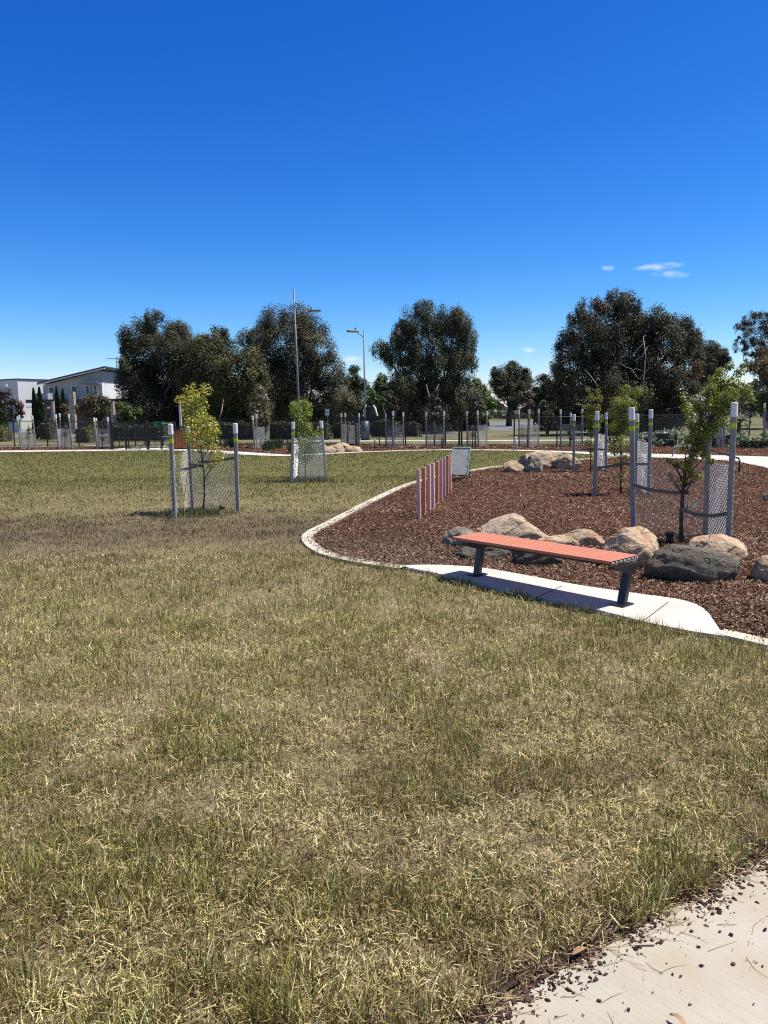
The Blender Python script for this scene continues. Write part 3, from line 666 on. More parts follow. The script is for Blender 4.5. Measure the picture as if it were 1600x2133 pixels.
# far-off wood
g = np.random.default_rng(5); n = 26000
ang = (g.random(n) - .5) * 1.7; dist = 150 + g.random(n) * 60
X = dist * np.sin(ang); Y = dist * np.cos(ang)
hh = 5.0 + 2.0 * np.sin(ang * 17) + 1.4 * np.sin(ang * 41 + 1) + .9 * np.sin(ang * 97)
gap = np.exp(-((ang - .165) / .035) ** 2); hh = hh * (1 - .75 * gap)
Z = g.random(n) ** .7 * hh
p = np.stack([X, Y, Z], 1); u = g.normal(size=(n, 3)); u /= np.linalg.norm(u, axis=1)[:, None]; v = np.cross(u, g.normal(size=(n, 3))); v /= np.linalg.norm(v, axis=1)[:, None]
V = np.stack([p - u * .6, p + v * .5, p + u * .6, p - v * .5], 1); C = np.array([.06, .068, .045]) * (.6 + .8 * g.random((n, 1)))
tag(np_mesh('far_wood', V, 4, M['leaf'], C), kind='stuff', label='far off line of dark trees on the horizon')

# ------------------------------------------------------------------ houses
def wall_box(mb, a, b, z0, z1, th):
    a, b = Vector(a), Vector(b); mid = (a + b) / 2; d = b - a; rz = math.atan2(d.y, d.x)
    mb.box((mid.x, mid.y, (z0 + z1) / 2), (d.length, th, z1 - z0), rz)
hA, hB = at(93, 860, 72), at(213, 860, 72); hC = at(262, 860, 80)
zB = at(213, 772, 72).z; zA = at(93, 803, 72).z
hs = empty('house', (hB.x, hB.y + 3, 0), 'two storey pale house with a single sloping roof and dark windows', 'house', 'houses at the left')
fx0, fx1, fy = hA.x, hB.x, 72.0
mb = MB(); dep = 9
mb.add([(fx0, fy, 0), (fx1, fy, 0), (fx1, fy, zB), (fx0, fy, zA), (fx0, fy + dep, 0), (fx1, fy + dep, 0), (fx1, fy + dep, zB), (fx0, fy + dep, zA)],
       [(0, 1, 2, 3), (5, 4, 7, 6), (1, 5, 6, 2), (4, 0, 3, 7), (3, 2, 6, 7)])
mb.build('wall', M['warmrender'], hs)
zs = at(213, 798, 72).z
mb = MB(); mb.box((fx1 + .04, fy + dep / 2, (zs + zB) / 2 - .05), (.1, dep - .02, zB - zs - .1)); mb.build('upper_cladding', M['greyrender'], hs)
mb = MB(); mb.box((fx1 + .06, fy + dep / 2 - .3, zs / 2 + .9), (.14, dep - .6, zs - 1.8)); mb.build('side_wall', M['white'], hs)
ex0 = at(79, 800, 71.4); ex1 = at(215, 766, 71.4)
mb = MB(); sl = Vector((ex1.x + .2 - ex0.x, 0, ex1.z - ex0.z))
for (y0, y1, z_, th) in ((71.2, 72.4 + dep, 0, .14),):
    a = Vector((ex0.x, y0, ex0.z)); b_ = a + sl
    vs = [a, b_, b_ + Vector((0, y1 - y0, 0)), a + Vector((0, y1 - y0, 0))]
    vs = vs + [x + Vector((0, 0, th)) for x in vs]
    mb.add(vs, [(3, 2, 1, 0), (4, 5, 6, 7), (0, 1, 5, 4), (1, 2, 6, 5), (2, 3, 7, 6), (3, 0, 4, 7)])
rf = mb.build('roof', M['roof'], hs)
mb = MB(); mb.bar(Vector((ex0.x, 71.17, ex0.z - .07)), Vector((ex0.x, 71.17, ex0.z - .07)) + sl, .09, .13, up=(0, 1, 0)); mb.build('fascia', M['white'], rf)
def window(x0, x1, y0, y1, D, parent, frame='white', yoff=0):
    a = at(x0, y0, D); b_ = at(x1, y1, D); cx, cz = (a.x + b_.x) / 2, (a.z + b_.z) / 2; W, H = abs(b_.x - a.x), abs(a.z - b_.z)
    m1 = MB(); e = .10
    for (dx, dz, w_, h_) in ((-W / 2, 0, e, H), (W / 2, 0, e, H), (0, H / 2, W + e, e), (0, -H / 2, W + e, e)):
        m1.box((cx + dx, D - .06, cz + dz), (w_, .14, h_ - (0 if dx == 0 else e + .006)))
    fr = m1.build('window', M[frame], parent)
    MB().box((cx, D - .03, cz), (W - e, .06, H - e)).build('pane', M['glass'], fr)
window(102.5, 115, 806, 819, 72, hs); window(150, 163, 804, 824, 72, hs); window(179, 188, 803, 822, 72, hs); window(195, 204, 803, 822, 72, hs)
mb = MB(); a = at(168, 797, 71.6); b_ = at(207, 794, 71.6); mb.box(((a.x + b_.x) / 2, 71.5, a.z), (b_.x - a.x, 1.0, .18)); mb.build('window_canopy', M['greyrender'], hs)
mb = MB(); a = at(93, 826, 71.9); b_ = at(118, 826, 71.9); mb.box(((a.x + b_.x) / 2, 71.0, a.z - .1), (b_.x - a.x, 2.0, .7)); mb.build('balcony', M['greyrender'], hs)
# dark carport level + pillars
mb = MB(); a = at(54, 836, 70); b_ = at(260, 836, 70); zc = a.z; mb.box(((a.x + b_.x) / 2, 70.9, zc), (b_.x - a.x, 1.9, .3)); mb.build('carport_roof', M['roof'], hs)
mb = MB(); mb.box(((a.x + b_.x) / 2, 71.6, zc / 2 - .1), (b_.x - a.x, .3, zc - .2)); mb.build('lower_wall', M['brick'], hs)
for (x, wp, mt, top) in ((112, 5, 'buffstone', 836), (152, 11, 'buffstone', 816), (236, 5, 'buffstone', 836), (247, 5, 'brick', 852)):
    c = at(x, 860, 69.6); zt = at(x, top, 69.6).z; wd = wp / FPX * 69.6
    MB().box((c.x, 69.6, zt / 2), (wd, .5, zt)).build('pillar', M[mt], hs)
for (x0, x1, y0, y1) in ((54, 67, 847, 849), (98, 104, 847, 851)):
    a = at(x0, y0, 69.8); b_ = at(x1, y1, 69.8); MB().box(((a.x + b_.x) / 2, 69.8, (a.z + b_.z) / 2), (b_.x - a.x, .06, a.z - b_.z)).build('wall_panel', M['white'], hs)
mb = MB(); a = at(223, 747, 73); b_ = at(246, 747, 73); c = at(243, 770, 73)
mb.tube([c, at(243, 744, 73)], .03, 6); mb.tube([a, b_], .025, 5)
for k in range(5): q = a.lerp(b_, .1 + k * .2); mb.tube([q - Vector((0, .4 - k * .04, 0)), q + Vector((0, .4 - k * .04, 0))], .015, 4)
mb.build('antenna', M['galv'], hs)
# grey box house
k0 = at(41, 860, 78); zt = at(41, 789.5, 78).z
h1 = empty('house', (k0.x, k0.y, 0), 'flat roofed grey and white box house at the left edge of the picture', 'house', 'houses at the left')
rd = Vector((.55, .835, 0)); ld = Vector((-.835, .55, 0)); k0.z = 0
A_, B_, C_, D_ = k0, k0 + rd * 9, k0 + rd * 9 + ld * 9, k0 + ld * 9
mb = MB(); up = Vector((0, 0, zt)); mb.add([A_, B_, C_, D_, A_ + up, B_ + up, C_ + up, D_ + up], [(0, 1, 5, 4), (1, 2, 6, 5), (2, 3, 7, 6), (3, 0, 4, 7), (4, 5, 6, 7)])
mb.build('wall', M['render'], h1)
mb = MB()
for a, b_ in ((A_, B_), (B_, C_), (C_, D_), (D_, A_)): mb.bar(a + up, b_ + up, .14, .12, up=(0, 0, 1))
mb.build('roof_edge', M['roof'], h1)
a = k0 + rd * 3.2 + Vector((0, 0, at(60, 817, 80).z)); nrm = Vector((rd.y, -rd.x, 0))
mb = MB(); mb.bar(a + nrm * .05, a + nrm * .05 + rd * 2.2, .12, .75, up=(0, 0, 1)); wn = mb.build('window', M['white'], h1)
mb = MB(); mb.bar(a + nrm * .10 + rd * .08, a + nrm * .10 + rd * 2.12, .08, .6, up=(0, 0, 1)); mb.build('pane', M['glass'], wn)
a = k0 + ld * 1.2 + Vector((0, 0, at(32, 802, 78).z)); MB().box(a + Vector((-.3, -.4, 0)), (.2, .2, .25)).build('vent', M['white'], h1)
# far house seen through the foliage at the right
h3 = empty('house', tuple(at(1447, 860, 95).xy) + (0,), 'distant grey house glimpsed between the big tree and the leaning sapling', 'house')
c = at(1447, 860, 95); zr = at(1447, 818, 95).z; ze = at(1447, 834, 95).z; hw = 1.9
mb = MB(); mb.add([(c.x - hw, 95, ze), (c.x + hw, 95, ze), (c.x + hw * .9, 99, zr), (c.x - hw * .5, 99, zr), (c.x - hw, 95, ze - .15), (c.x + hw, 95, ze - .15), (c.x + hw * .9, 103, ze), (c.x - hw * .9, 103, ze)],
       [(0, 1, 2, 3), (4, 5, 1, 0), (3, 2, 6, 7), (0, 3, 7), (1, 6, 2), (4, 7, 6, 5)]); mb.build('roof', M['greyrender'], h3)
mb = MB(); mb.box((c.x, 99, ze / 2 - .1), (hw * 1.7, 6.4, ze - .2)); mb.build('wall', M['render'], h3)
mb = MB(); mb.box((c.x, 95.72, ze * .6), (1.2, .1, 1.1)); mb.build('window', M['glass'], h3)
# retaining wall and shelter
a, b_ = at(640, 872, 62), at(805, 872, 62); zt = at(720, 867, 62).z
rw = MB().bar(Vector((a.x, 62, zt / 2)), Vector((b_.x, 62, zt / 2)), .3, zt, up=(0, 0, 1)).build('low_wall', M['wall'], None, ((a.x + b_.x) / 2, 62, 0))
tag(rw, 'long brown grey wall behind the hedges and the shorter street lamp', 'wall')
sh = empty('shelter', ((at(771, 860, 63.5)).x, 63.5, 0), 'small dark shelter with white curved end frames above the long wall', 'shelter')
zt2 = at(771, 845, 63.5).z
a, b_ = at(755, 860, 63.5), at(787, 860, 63.5)
MB().box(((a.x + b_.x) / 2, 64.2, zt2 * .5), (b_.x - a.x - .16, .12, zt2 - .1)).build('panel', M['glass'], sh)
for x in (a.x, b_.x):
    MB().tube([(x, 63.4, 0), (x + (.03 if x == a.x else -.03), 63.4, zt2 * .6), (x + (.2 if x == a.x else -.2), 63.6, zt2 * .9), (x + (.35 if x == a.x else -.35), 64.0, zt2)], .07, 7).build('frame', M['white'], sh, smooth=True)
MB().box(((a.x + b_.x) / 2, 63.9, zt2 + .03), (b_.x - a.x - .7, 1.0, .06)).build('roof', M['dgalv'], sh)
q = at(800, 860, 60); tag(MB().tube([(q.x + .2, 60, 0), (q.x + .15, 60, .9), at(803, 860, 60), at(798, 850, 60)], .05, 7).build('curved_post', M['white'], None, (q.x, 60, 0), smooth=True), 'white curved post right of the dark shelter', 'post')
q = at(375.5, 860, 50); zt = at(375.5, 838, 50).z
tag(MB().box((q.x, 50, zt / 2), (.12, .12, zt)).build('white_post', M['white'], None, (q.x, 50, 0), bevel=.01), 'sunlit white post behind the yellow leafed sapling', 'post')
# park rail fence posts & parked car beyond
for i, (x, y0, y1) in enumerate(((1140, 874, 904), (1160, 873, 893))):
    b_ = P(x, y1); zt = at(x, y0, b_.y).z
    o = MB().bar((b_.x, b_.y, -.05), (b_.x, b_.y, zt), .2, .2, ch=.02).build('timber_bollard', M['black'], None, (b_.x, b_.y, 0))
    tag(o, ['nearer dark timber bollard beyond the fence right of the side road', 'farther dark timber bollard beyond the fence right of the side road'][i], 'bollard', 'dark bollards by the side road')
c = at(1422, 874, 75); cz = c.z
van = empty('parked_van', (c.x, 75, 0), 'white van far off behind the leaning sapling', 'van')
mb = MB(); W = 2.3
prof = [(-W, .35), (-W, 1.15), (-W + .5, 1.25), (-W + 1.1, 1.85), (W - .1, 1.9), (W, 1.2), (W, .35)]
k = len(prof); zo = max(0, cz - 1.1)
mb.add([(c.x + x, 75 + y, z) for y in (-.85, .85) for x, z in prof], [tuple(range(k)), tuple(reversed(range(k, 2 * k)))] + [(i, i + k, (i + 1) % k + k, (i + 1) % k) for i in range(k)])
mb.build('body', M['white'], van, bevel=.05)
MB().box((c.x + .3, 74.13, 1.5), (2.6, .02, .45)).build('window', M['glass'], van)
for x in (-1.4, 1.4):
    MB().tube([(c.x + x, 74.1, .35), (c.x + x, 74.35, .35)], .35, 14).build('wheel', M['pipe'], van)

# ------------------------------------------------------------------ street lamps
def lamp(label, base, top, army, head, D, r, box=None):
    b0 = at(*base, D); b0.z = 0; t_ = at(*top, D)
    root = empty('street_lamp', b0, label, 'street lamp', 'street lamps beyond the fence')
    MB().tube([b0, b0.lerp(t_, .33), t_], [r * 1.25, r, r * .75], 12).build('pole', M['galv'], root, smooth=True)
    a = b0.lerp(t_, (at(top[0], army, D).z) / t_.z); h = at(*head, D)
    h.y -= .4
    MB().tube([a, a.lerp(h, .5), h], [r * .5, r * .42, r * .35], 8).build('arm', M['galv'], root, smooth=True)
    d = (h - a).normalized(); dh = Vector((d.x, d.y, 0)).normalized()
    mb = MB(); mb.bar(h - dh * .15, h + dh * .55, .28, .09, up=(0, 0, 1), ch=.02); hd = mb.build('lamp_head', M['galv'], root)
    MB().bar(h + dh * .02 + Vector((0, 0, -.06)), h + dh * .45 + Vector((0, 0, -.06)), .2, .03, up=(0, 0, 1)).build('lens', M['cap'], hd)
    MB().tube([h + Vector((0, 0, .05)), h + Vector((0, 0, .22))], [.05, .04], 8).build('light_sensor', M['galv'], hd)
    if box:
        zt = at(box[0], box[1], D).z; MB().tube([b0, (b0.x, b0.y, zt)], .25, 12).build('base_sleeve', M['dgalv'], root, smooth=True)
    else: MB().box(b0 + Vector((0, 0, .03)), (.5, .5, .06)).build('base_plate', M['galv'], root)
    return root
l1 = lamp('taller grey street lamp with arm pointing right, behind the green sapling', (624.5, 870), (612, 602), 630, (650, 650), 44, .062)
a, b_ = at(613.5, 609, 44), at(634, 638, 44); MB().tube([a, b_], .012, 4).build('stay_wire', M['galv'], l1)
lamp('shorter grey street lamp with arm pointing left and a thick dark foot', (760.5, 870), (757.8, 687), 703, (741, 692), 46, .05, (761, 877))

# ------------------------------------------------------------------ signs etc
b0 = P(683.5, 914); sg = empty('street_sign', b0, 'small grey square sign on a thin post behind the boulders', 'sign')
zt = at(681, 866, b0.y).z; zz = at(681, 853, b0.y).z
MB().tube([b0, (b0.x, b0.y, zz - .05)], .03, 8).build('post', M['galv'], sg)
sp_ = MB().box((b0.x - .02, b0.y - .05, (zt + zz) / 2 + .02), (.24, .02, zz - zt)).build('sign_plate', M['white'], sg)
MB().box((b0.x - .02, b0.y - .063, (zt + zz) / 2 + .04), (.13, .006, (zz - zt) * .38)).build('dark_symbol', M['sign'], sp_)

# ------------------------------------------------------------------ perimeter fence
def px_fence(name, label, pts, hpx_top, D_list=None, group=None, s=.10, mesh=True, wr=.0027, postr=.035):
    base = [P(x, y) for x, y in pts]; tops = []
    for (x, y), b_, ty in zip(pts, base, hpx_top): tops.append(at(x, ty, b_.y).z)
    mid = base[len(base) // 2]; root = empty(name, (mid.x, mid.y, 0), label, 'fence', group)
    for b_, z in zip(base, tops): MB().tube([(b_.x, b_.y, -.02), (b_.x, b_.y, z + .03)], postr, 8).build('post', M['black'], root)
    for i in range(len(base) - 1):
        a, c = base[i], base[i + 1]
        MB().tube([(a.x, a.y, tops[i] - .03), (c.x, c.y, tops[i + 1] - .03)], .022, 6).build('top_rail', M['black'], root)
        MB().tube([(a.x, a.y, .07), (c.x, c.y, .07)], .016, 6).build('bottom_rail', M['black'], root)
        if mesh:
            mb = MB(); chain(mb, (Vector((a.x, a.y, .07)), Vector((a.x, a.y, tops[i]))), (Vector((c.x, c.y, .07)), Vector((c.x, c.y, tops[i + 1]))), .07, min(tops[i], tops[i + 1]) - .03, s, wr)
            mb.build('wire_mesh', M['blackwire'], root)
    return root
px_fence('perimeter_fence', 'black chain link fence in front of the houses, left of the entry gate', [(-110, 932), (-40, 931.5), (31, 931), (100, 931), (165, 931), (233, 936)], [879, 877.5, 876, 876, 876, 877])
px_fence('perimeter_fence', 'black chain link fence behind the magnolia and boulders, right of the litter bin', [(392, 929), (460, 928.5), (530, 928.5), (600, 928.5), (670, 928.5), (742, 928.5), (845, 928.5)], [873, 872.5, 872, 871.5, 871, 870, 869])
px_fence('perimeter_fence', 'black chain link fence across the middle, in front of the side road', [(845, 928.8), (928, 928.8), (957, 928.8)], [869, 869, 868.8])
px_fence('perimeter_fence', 'black chain link fence right of the narrow gate in the middle', [(962, 928.8), (1071, 928.4), (1160, 927.6), (1240, 926)], [868.8, 868.5, 867, 866])
px_fence('perimeter_fence', 'black chain link fence behind the sagebush at the right', [(1240, 926), (1330, 923), (1440, 918), (1560, 915.5), (1690, 913)], [866, 864, 862.5, 861.5, 860])
# entry gates
gt = empty('entry_gate', (P(300, 937).x, P(300, 937).y, 0), 'black double entry gates with tall posts on the pale concrete threshold', 'gate')
gp = [(233.5, 937), (263.5, 937), (308.5, 937), (337, 937), (366, 936)]
gb = [P(x, y) for x, y in gp]; ztop = at(300, 878, gb[2].y).z
for i, b_ in enumerate(gb):
    th = (.06, .055, .07, .045, .06)[i]
    MB().tube([(b_.x, b_.y, 0), (b_.x, b_.y, ztop + (.06 if i in (0, 2) else 0))], th, 8).build('post', M['black'], gt)
for i in range(4):
    a, c = gb[i], gb[i + 1]; mb = MB()
    for z in (.12, ztop * (.93 if i != 1 else .88), ztop * .45): mb.tube([(a.x + .05, a.y, z), (c.x - .05, c.y, z)], .024, 6)
    if i == 1:
        mb.tube([(a.x + .12, a.y, .12), (a.x + .12, a.y, ztop * .88)], .03, 6); mb.tube([(c.x - .12, c.y, .12), (c.x - .12, c.y, ztop * .88)], .03, 6)
        mb.tube([(a.x + .1, a.y - .03, .05), (c.x - .35, c.y - .03, .05), (c.x - .15, c.y - .03, .3)], .02, 6)
    if i in (0, 2): mb.tube([((a.x + c.x) / 2, a.y, .12), ((a.x + c.x) / 2, a.y, ztop * .93)], .02, 6)
    gl = mb.build('gate_leaf', M['black'], gt)
    m2 = MB(); chain(m2, (Vector((a.x, a.y, .12)), Vector((a.x, a.y, ztop * .9))), (Vector((c.x, c.y, .12)), Vector((c.x, c.y, ztop * .9))), .12, ztop * .9, .09, .0032); m2.build('wire_mesh', M['blackwire'], gl)
# inner airlock fence
px_fence('inner_fence', 'inner black fence of the airlock right behind the entry gates', [(236, 931), (283, 930), (312, 930.5), (340, 930), (362, 930)], [880, 880, 880, 880, 880])
a = at(332, 881, gb[2].y - .08); sgn = MB().box((a.x, a.y, a.z - .05), (.52, .02, .24)).build('gate_sign', M['green'], None, (a.x, a.y, 0)); tag(sgn, 'small green sign fixed to the top of the entry gates', 'sign')
MB().box((a.x, a.y - .013, a.z - .02), (.36, .004, .04)).build('text_line', M['cap'], sgn).location = (-0, 0, 0)
for o in [x for x in bpy.data.objects if x.name == 'text_line']: pass
# litter bin enclosure
b0 = P(381, 936.5); bn = empty('litter_bin', b0, 'timber slatted litter bin with black lid beside the entry gates', 'bin')
wB = 38 / FPX * b0.y; zt = at(384, 897, b0.y).z
mb = MB(); ns = 8
for k in range(ns):
    x = b0.x - wB / 2 + wB * (k + .5) / ns; mb.box((x, b0.y, zt / 2 + .04), (wB / ns * .82, .03, zt - .08))
    mb.box((b0.x - wB / 2 - .02, b0.y + .05 + wB * (k + .5) / ns, zt / 2 + .04), (.03, wB / ns * .82, zt - .08)); mb.box((b0.x + wB / 2 + .02, b0.y + .05 + wB * (k + .5) / ns, zt / 2 + .04), (.03, wB / ns * .82, zt - .08))
mb.build('slat_panels', M['red_timber'], bn)
MB().box((b0.x, b0.y + wB / 2 + .03, zt / 2), (wB - .06, wB - .06, zt - .02)).build('inner_box', M['black'], bn)
mb = MB(); mb.box((b0.x, b0.y + wB / 2, zt + .03), (wB + .1, wB + .1, .06)); mb.tube([(b0.x - wB / 2, b0.y + wB / 2, zt + .06), (b0.x - wB / 4, b0.y + wB / 2, zt + .15), (b0.x + wB / 4, b0.y + wB / 2, zt + .15), (b0.x + wB / 2, b0.y + wB / 2, zt + .06)], .05, 8); mb.build('lid', M['black'], bn)
# narrow gate in the middle
ng = empty('side_gate', (P(959.5, 929).x, P(959.5, 929).y, 0), 'narrow black gate posts in the middle fence, right of the grey jump board', 'gate')
for x in (956.5, 961.5):
    b_ = P(x, 929.3); z = at(x, 866, b_.y).z; MB().tube([(b_.x, b_.y, 0), (b_.x, b_.y, z)], .045, 8).build('post', M['black'], ng)
a, c = P(956.5, 929.3), P(961.5, 929.3); mb = MB()
for z in (.3, .8, 1.25): mb.tube([(a.x, a.y, z), (c.x, c.y, z)], .02, 6)
mb.build('hinge_bar', M['black'], ng)

# ------------------------------------------------------------------ tree guards
def guard(label, stakes, pairs, hmesh, r=.032, s=.07, wr=.0035, tree_base=None, straps=(), slump=.0, band=True, capz=.17, wirem='wire', dp=None):
    """stakes: (bx,by,tx,ty) pixel base and top"""
    bs = [P(q[0], q[1]) for q in stakes]; ts = [at(q[2], q[3], b_.y) for q, b_ in zip(stakes, bs)]
    c = sum(bs, Vector()) / len(bs); root = empty('tree_guard', c, label, 'tree guard', 'staked wire tree guards')
    for b_, t_ in zip(bs, ts):
        d = (t_ - b_); L = d.length; d.normalize()
        st = MB().bar(b_ - d * .1, t_ - d * .02, r * 2, r * 1.5, ch=r * .3).build('stake', M['stake'], root)
        MB().bar(t_ - d * capz, t_, r * 2.5, r * 2.1, ch=r * .6).build('cap', M['cap'], st, bevel=r * .3)
        if band: MB().bar(t_ - d * (capz + .13), t_ - d * (capz + .07), r * 2.12, r * 1.62, ch=r * .3).build('band', M['band'], st)
    mb = MB()
    for pr_ in pairs:
        i, j = pr_[:2]
        def pp(k): 
            d = (ts[k] - bs[k]); h = hmesh[k] if isinstance(hmesh, (list, tuple)) else hmesh
            off = (bs[k] - c); off.z = 0; off = off.normalized() * r * 1.05
            return bs[k] + off + Vector((0, 0, .03)), bs[k] + off + d * (h / d.z)
        a, b_ = pp(i), pp(j); H = min(a[1].z, b_[1].z) - .03
        chain(mb, a, b_, .03, H, s, pr_[2] if len(pr_) > 2 else wr, slump)
    mb.build('wire_mesh', M[wirem], root)
    if tree_base is not None:
        for (k, hz, hz2, sag) in straps:
            tb = Vector(tree_base); m1 = MB(); a = bs[k].lerp(ts[k], hz / ts[k].z); e = Vector((tb.x, tb.y, hz2)); 
            sd_ = Vector((-(e - a).y, (e - a).x, 0)).normalized() * .035
            pts = [a, a.lerp(e, .35) + Vector((0, 0, -sag)), a.lerp(e, .7) + Vector((0, 0, -sag)) + sd_, e + sd_ + (e - a).normalized() * .04]
            strap(m1, pts); m1.build('strap', M['strap'], root)
    return bs, ts
def sapling(label, trunk_px, D, blobs, n, pal, L=.035, r=.014, seed=1, name='sapling', twigs=22, low=None, mat='leaf', sig=.5, depth=.2, sub=16, bark='bark', asp=.5):
    tp = [at(x, y, D) for x, y in trunk_px]; tp[0].z = -.03
    root = empty(name, (tp[0].x, tp[0].y, 0), label, 'sapling', 'young trees inside the guards')
    bl = [(a_, b__, c_, d_ * 1.08, e_ * 1.2, f_ * 1.08) for a_, b__, c_, d_, e_, f_ in pxblobs(blobs, D, depth, seed)]
    V, C = leafcloud(bl, n, L, asp, pal, .0, sub, sig, .2, seed)
    k = V[:, :, 2].min(1) > .03
    np_mesh('leaves', V[k], 4, M[mat], C[k], root)
    mb = MB(); m_ = len(tp); mb.tube(tp, [r * (1.15 - .75 * i / (m_ - 1)) for i in range(m_)], 8)
    rr = random.Random(seed)
    for i, b_ in enumerate(bl):
        e = Vector(b_[:3]); zs_ = e.z - b_[5] - .25
        cand = [tp[j].lerp(tp[j + 1], f) for j in range(m_ - 1) for f in (0, .33, .66)]
        s_ = min(cand, key=lambda q: abs(q.z - max(.35, zs_)) + .3 * (q - e).length)
        pts = limb(mb, s_, e, r * .45, r * .15, seed + i, .06, 4, 5)
        for k in range(max(2, twigs // len(bl))):
            q = pts[rr.randint(2, 4)]; dd = Vector((rr.gauss(0, 1), rr.gauss(0, 1), rr.gauss(.3, .8))).normalized() * b_[3] * rr.uniform(.6, 1.15)
            limb(mb, q, q + dd, r * .16, r * .07, seed + i * 7 + k, .06, 3, 4)
    for (x0, y0, x1, y1, dy) in (low or []):
        limb(mb, at(x0, y0, D), at(x1, y1, D + dy), r * .3, r * .1, int(x1), .08, 4, 5)
    mb.build('stem', M[bark], root, smooth=True); return root
YEL = [((.52, .48, .06), 4), ((.38, .39, .055), 3), ((.22, .24, .04), 2), ((.55, .47, .10), 1)]
MID = [((.23, .30, .04), 3), ((.15, .21, .03), 2), ((.31, .38, .06), 2)]
ELM = [((.25, .28, .03), 3), ((.17, .20, .025), 3), ((.33, .36, .05), 2), ((.11, .14, .02), 1)]
D1 = P(423, 1069).y; tb = P(423, 1069)
guard('tree guard round the yellow leafed sapling on the lawn, nearest at the left', [(364, 1080, 355, 883), (496, 1067, 490, 882), (401, 1058, 391, 888)], [(1, 2), (0, 2, .0008)], [1.0, 1.02, 1.02], s=.08, wr=.0050, tree_base=tb, straps=[(0, .78, .80, .02), (1, .92, .86, .01), (2, .78, .78, .0)])
sapling('bright yellow leafed sapling standing on the lawn at the left', [(422, 1071), (426, 1030), (425, 985), (420, 945), (414, 900), (410, 860), (404, 815)], D1,
        [(398, 822, 18), (428, 812, 14), (384, 838, 12), (370, 832, 7), (410, 845, 22), (395, 865, 16), (418, 870, 16), (400, 890, 22), (430, 890, 22), (450, 898, 12), (410, 915, 22), (440, 915, 16), (385, 905, 10), (445, 935, 13), (425, 935, 12), (452, 955, 13), (462, 945, 7), (440, 970, 8), (403, 800, 5)],
        5600, YEL, L=.033, seed=71, low=[(424, 1010, 442, 985, 0), (424, 1015, 410, 975, .05), (424, 1000, 445, 960, -.05), (425, 1020, 440, 1000, .1)])
D2 = P(637, 1002).y; tb = P(637, 1002)
guard('tree guard round the green sapling in front of the taller street lamp', [(607, 1006, 611, 879), (680, 1003, 669, 877), (622, 992, 624, 905)], [(0, 1), (1, 2, .0018), (2, 0, .0022)], [1.08, 1.12, 1.0], s=.075, wr=.0040, tree_base=tb, straps=[(0, .95, .9, 0), (1, .95, .9, 0)], slump=.03)
sapling('upright green sapling in front of the taller street lamp', [(637, 1003), (636, 960), (634, 920), (630, 870), (628, 840)], D2,
        [(612, 845, 10), (630, 838, 12), (642, 845, 9), (618, 858, 14), (638, 862, 13), (626, 880, 15), (640, 892, 12), (615, 880, 8), (625, 905, 16), (645, 910, 14), (658, 905, 9), (662, 893, 5), (628, 925, 15), (645, 930, 14), (635, 950, 12), (618, 945, 9), (655, 940, 8)],
        5600, MID, L=.038, seed=72)
D3 = P(1421, 1134).y; tb = P(1421, 1134)
guard('tree guard round the leaning sapling, nearest at the right behind the dark boulder', [(1319, 1112, 1316, 849), (1517, 1142, 1530, 838), (1469, 1120, 1478, 858)], [(1, 2), (0, 2, .0014), (0, 1, .0012)], [1.0, 1.0, 1.0], r=.031, s=.06, wr=.0042, tree_base=tb, straps=[(0, .66, .64, .03), (1, .42, .44, .05), (2, .55, .46, .04)], slump=.03)
sapling('leaning green sapling behind the dark boulder at the right', [(1420, 1136), (1419, 1080), (1422, 1030), (1426, 990), (1440, 950), (1462, 910), (1480, 875), (1492, 835), (1500, 800)], D3,
        [(1430, 850, 12), (1424, 828, 7), (1452, 838, 14), (1478, 815, 16), (1500, 800, 16), (1530, 800, 18), (1550, 812, 16), (1565, 830, 10), (1520, 825, 18), (1490, 840, 20), (1460, 860, 16), (1438, 870, 11), (1500, 860, 17), (1528, 850, 13), (1470, 885, 17), (1445, 890, 14), (1490, 885, 15), (1510, 880, 9), (1450, 910, 15), (1475, 905, 14), (1432, 915, 8), (1425, 935, 8), (1450, 932, 11), (1500, 775, 10), (1520, 762, 9), (1540, 775, 11), (1555, 760, 7), (1485, 790, 9), (1410, 968, 9), (1435, 985, 11), (1420, 1000, 9), (1455, 990, 8), (1480, 960, 8), (1395, 960, 6), (1398, 990, 6), (1462, 925, 13), (1440, 955, 13), (1470, 945, 11), (1430, 968, 10)],
        8500, ELM, L=.032, r=.025, seed=73, twigs=90, sig=.5, sub=14, low=[(1426, 985, 1395, 955, 0), (1428, 980, 1378, 950, .1), (1421, 1030, 1395, 1000, 0), (1422, 1020, 1450, 990, 0), (1440, 950, 1480, 945, 0), (1422, 1010, 1398, 1010, .1)])
D4 = P(1294, 1031).y; tb = P(1294, 1031)
guard('tree guard in the mulch directly behind the nearest right tree guard', [(1238, 1034, 1244, 857), (1351, 1034, 1356, 853), (1325, 1018, 1327, 862)], [(1, 2)], [1.0, 1.02, 1.02], s=.06, wr=.0042, tree_base=tb, straps=[(0, .55, .6, .01), (1, .62, .62, .01)], slump=.02)
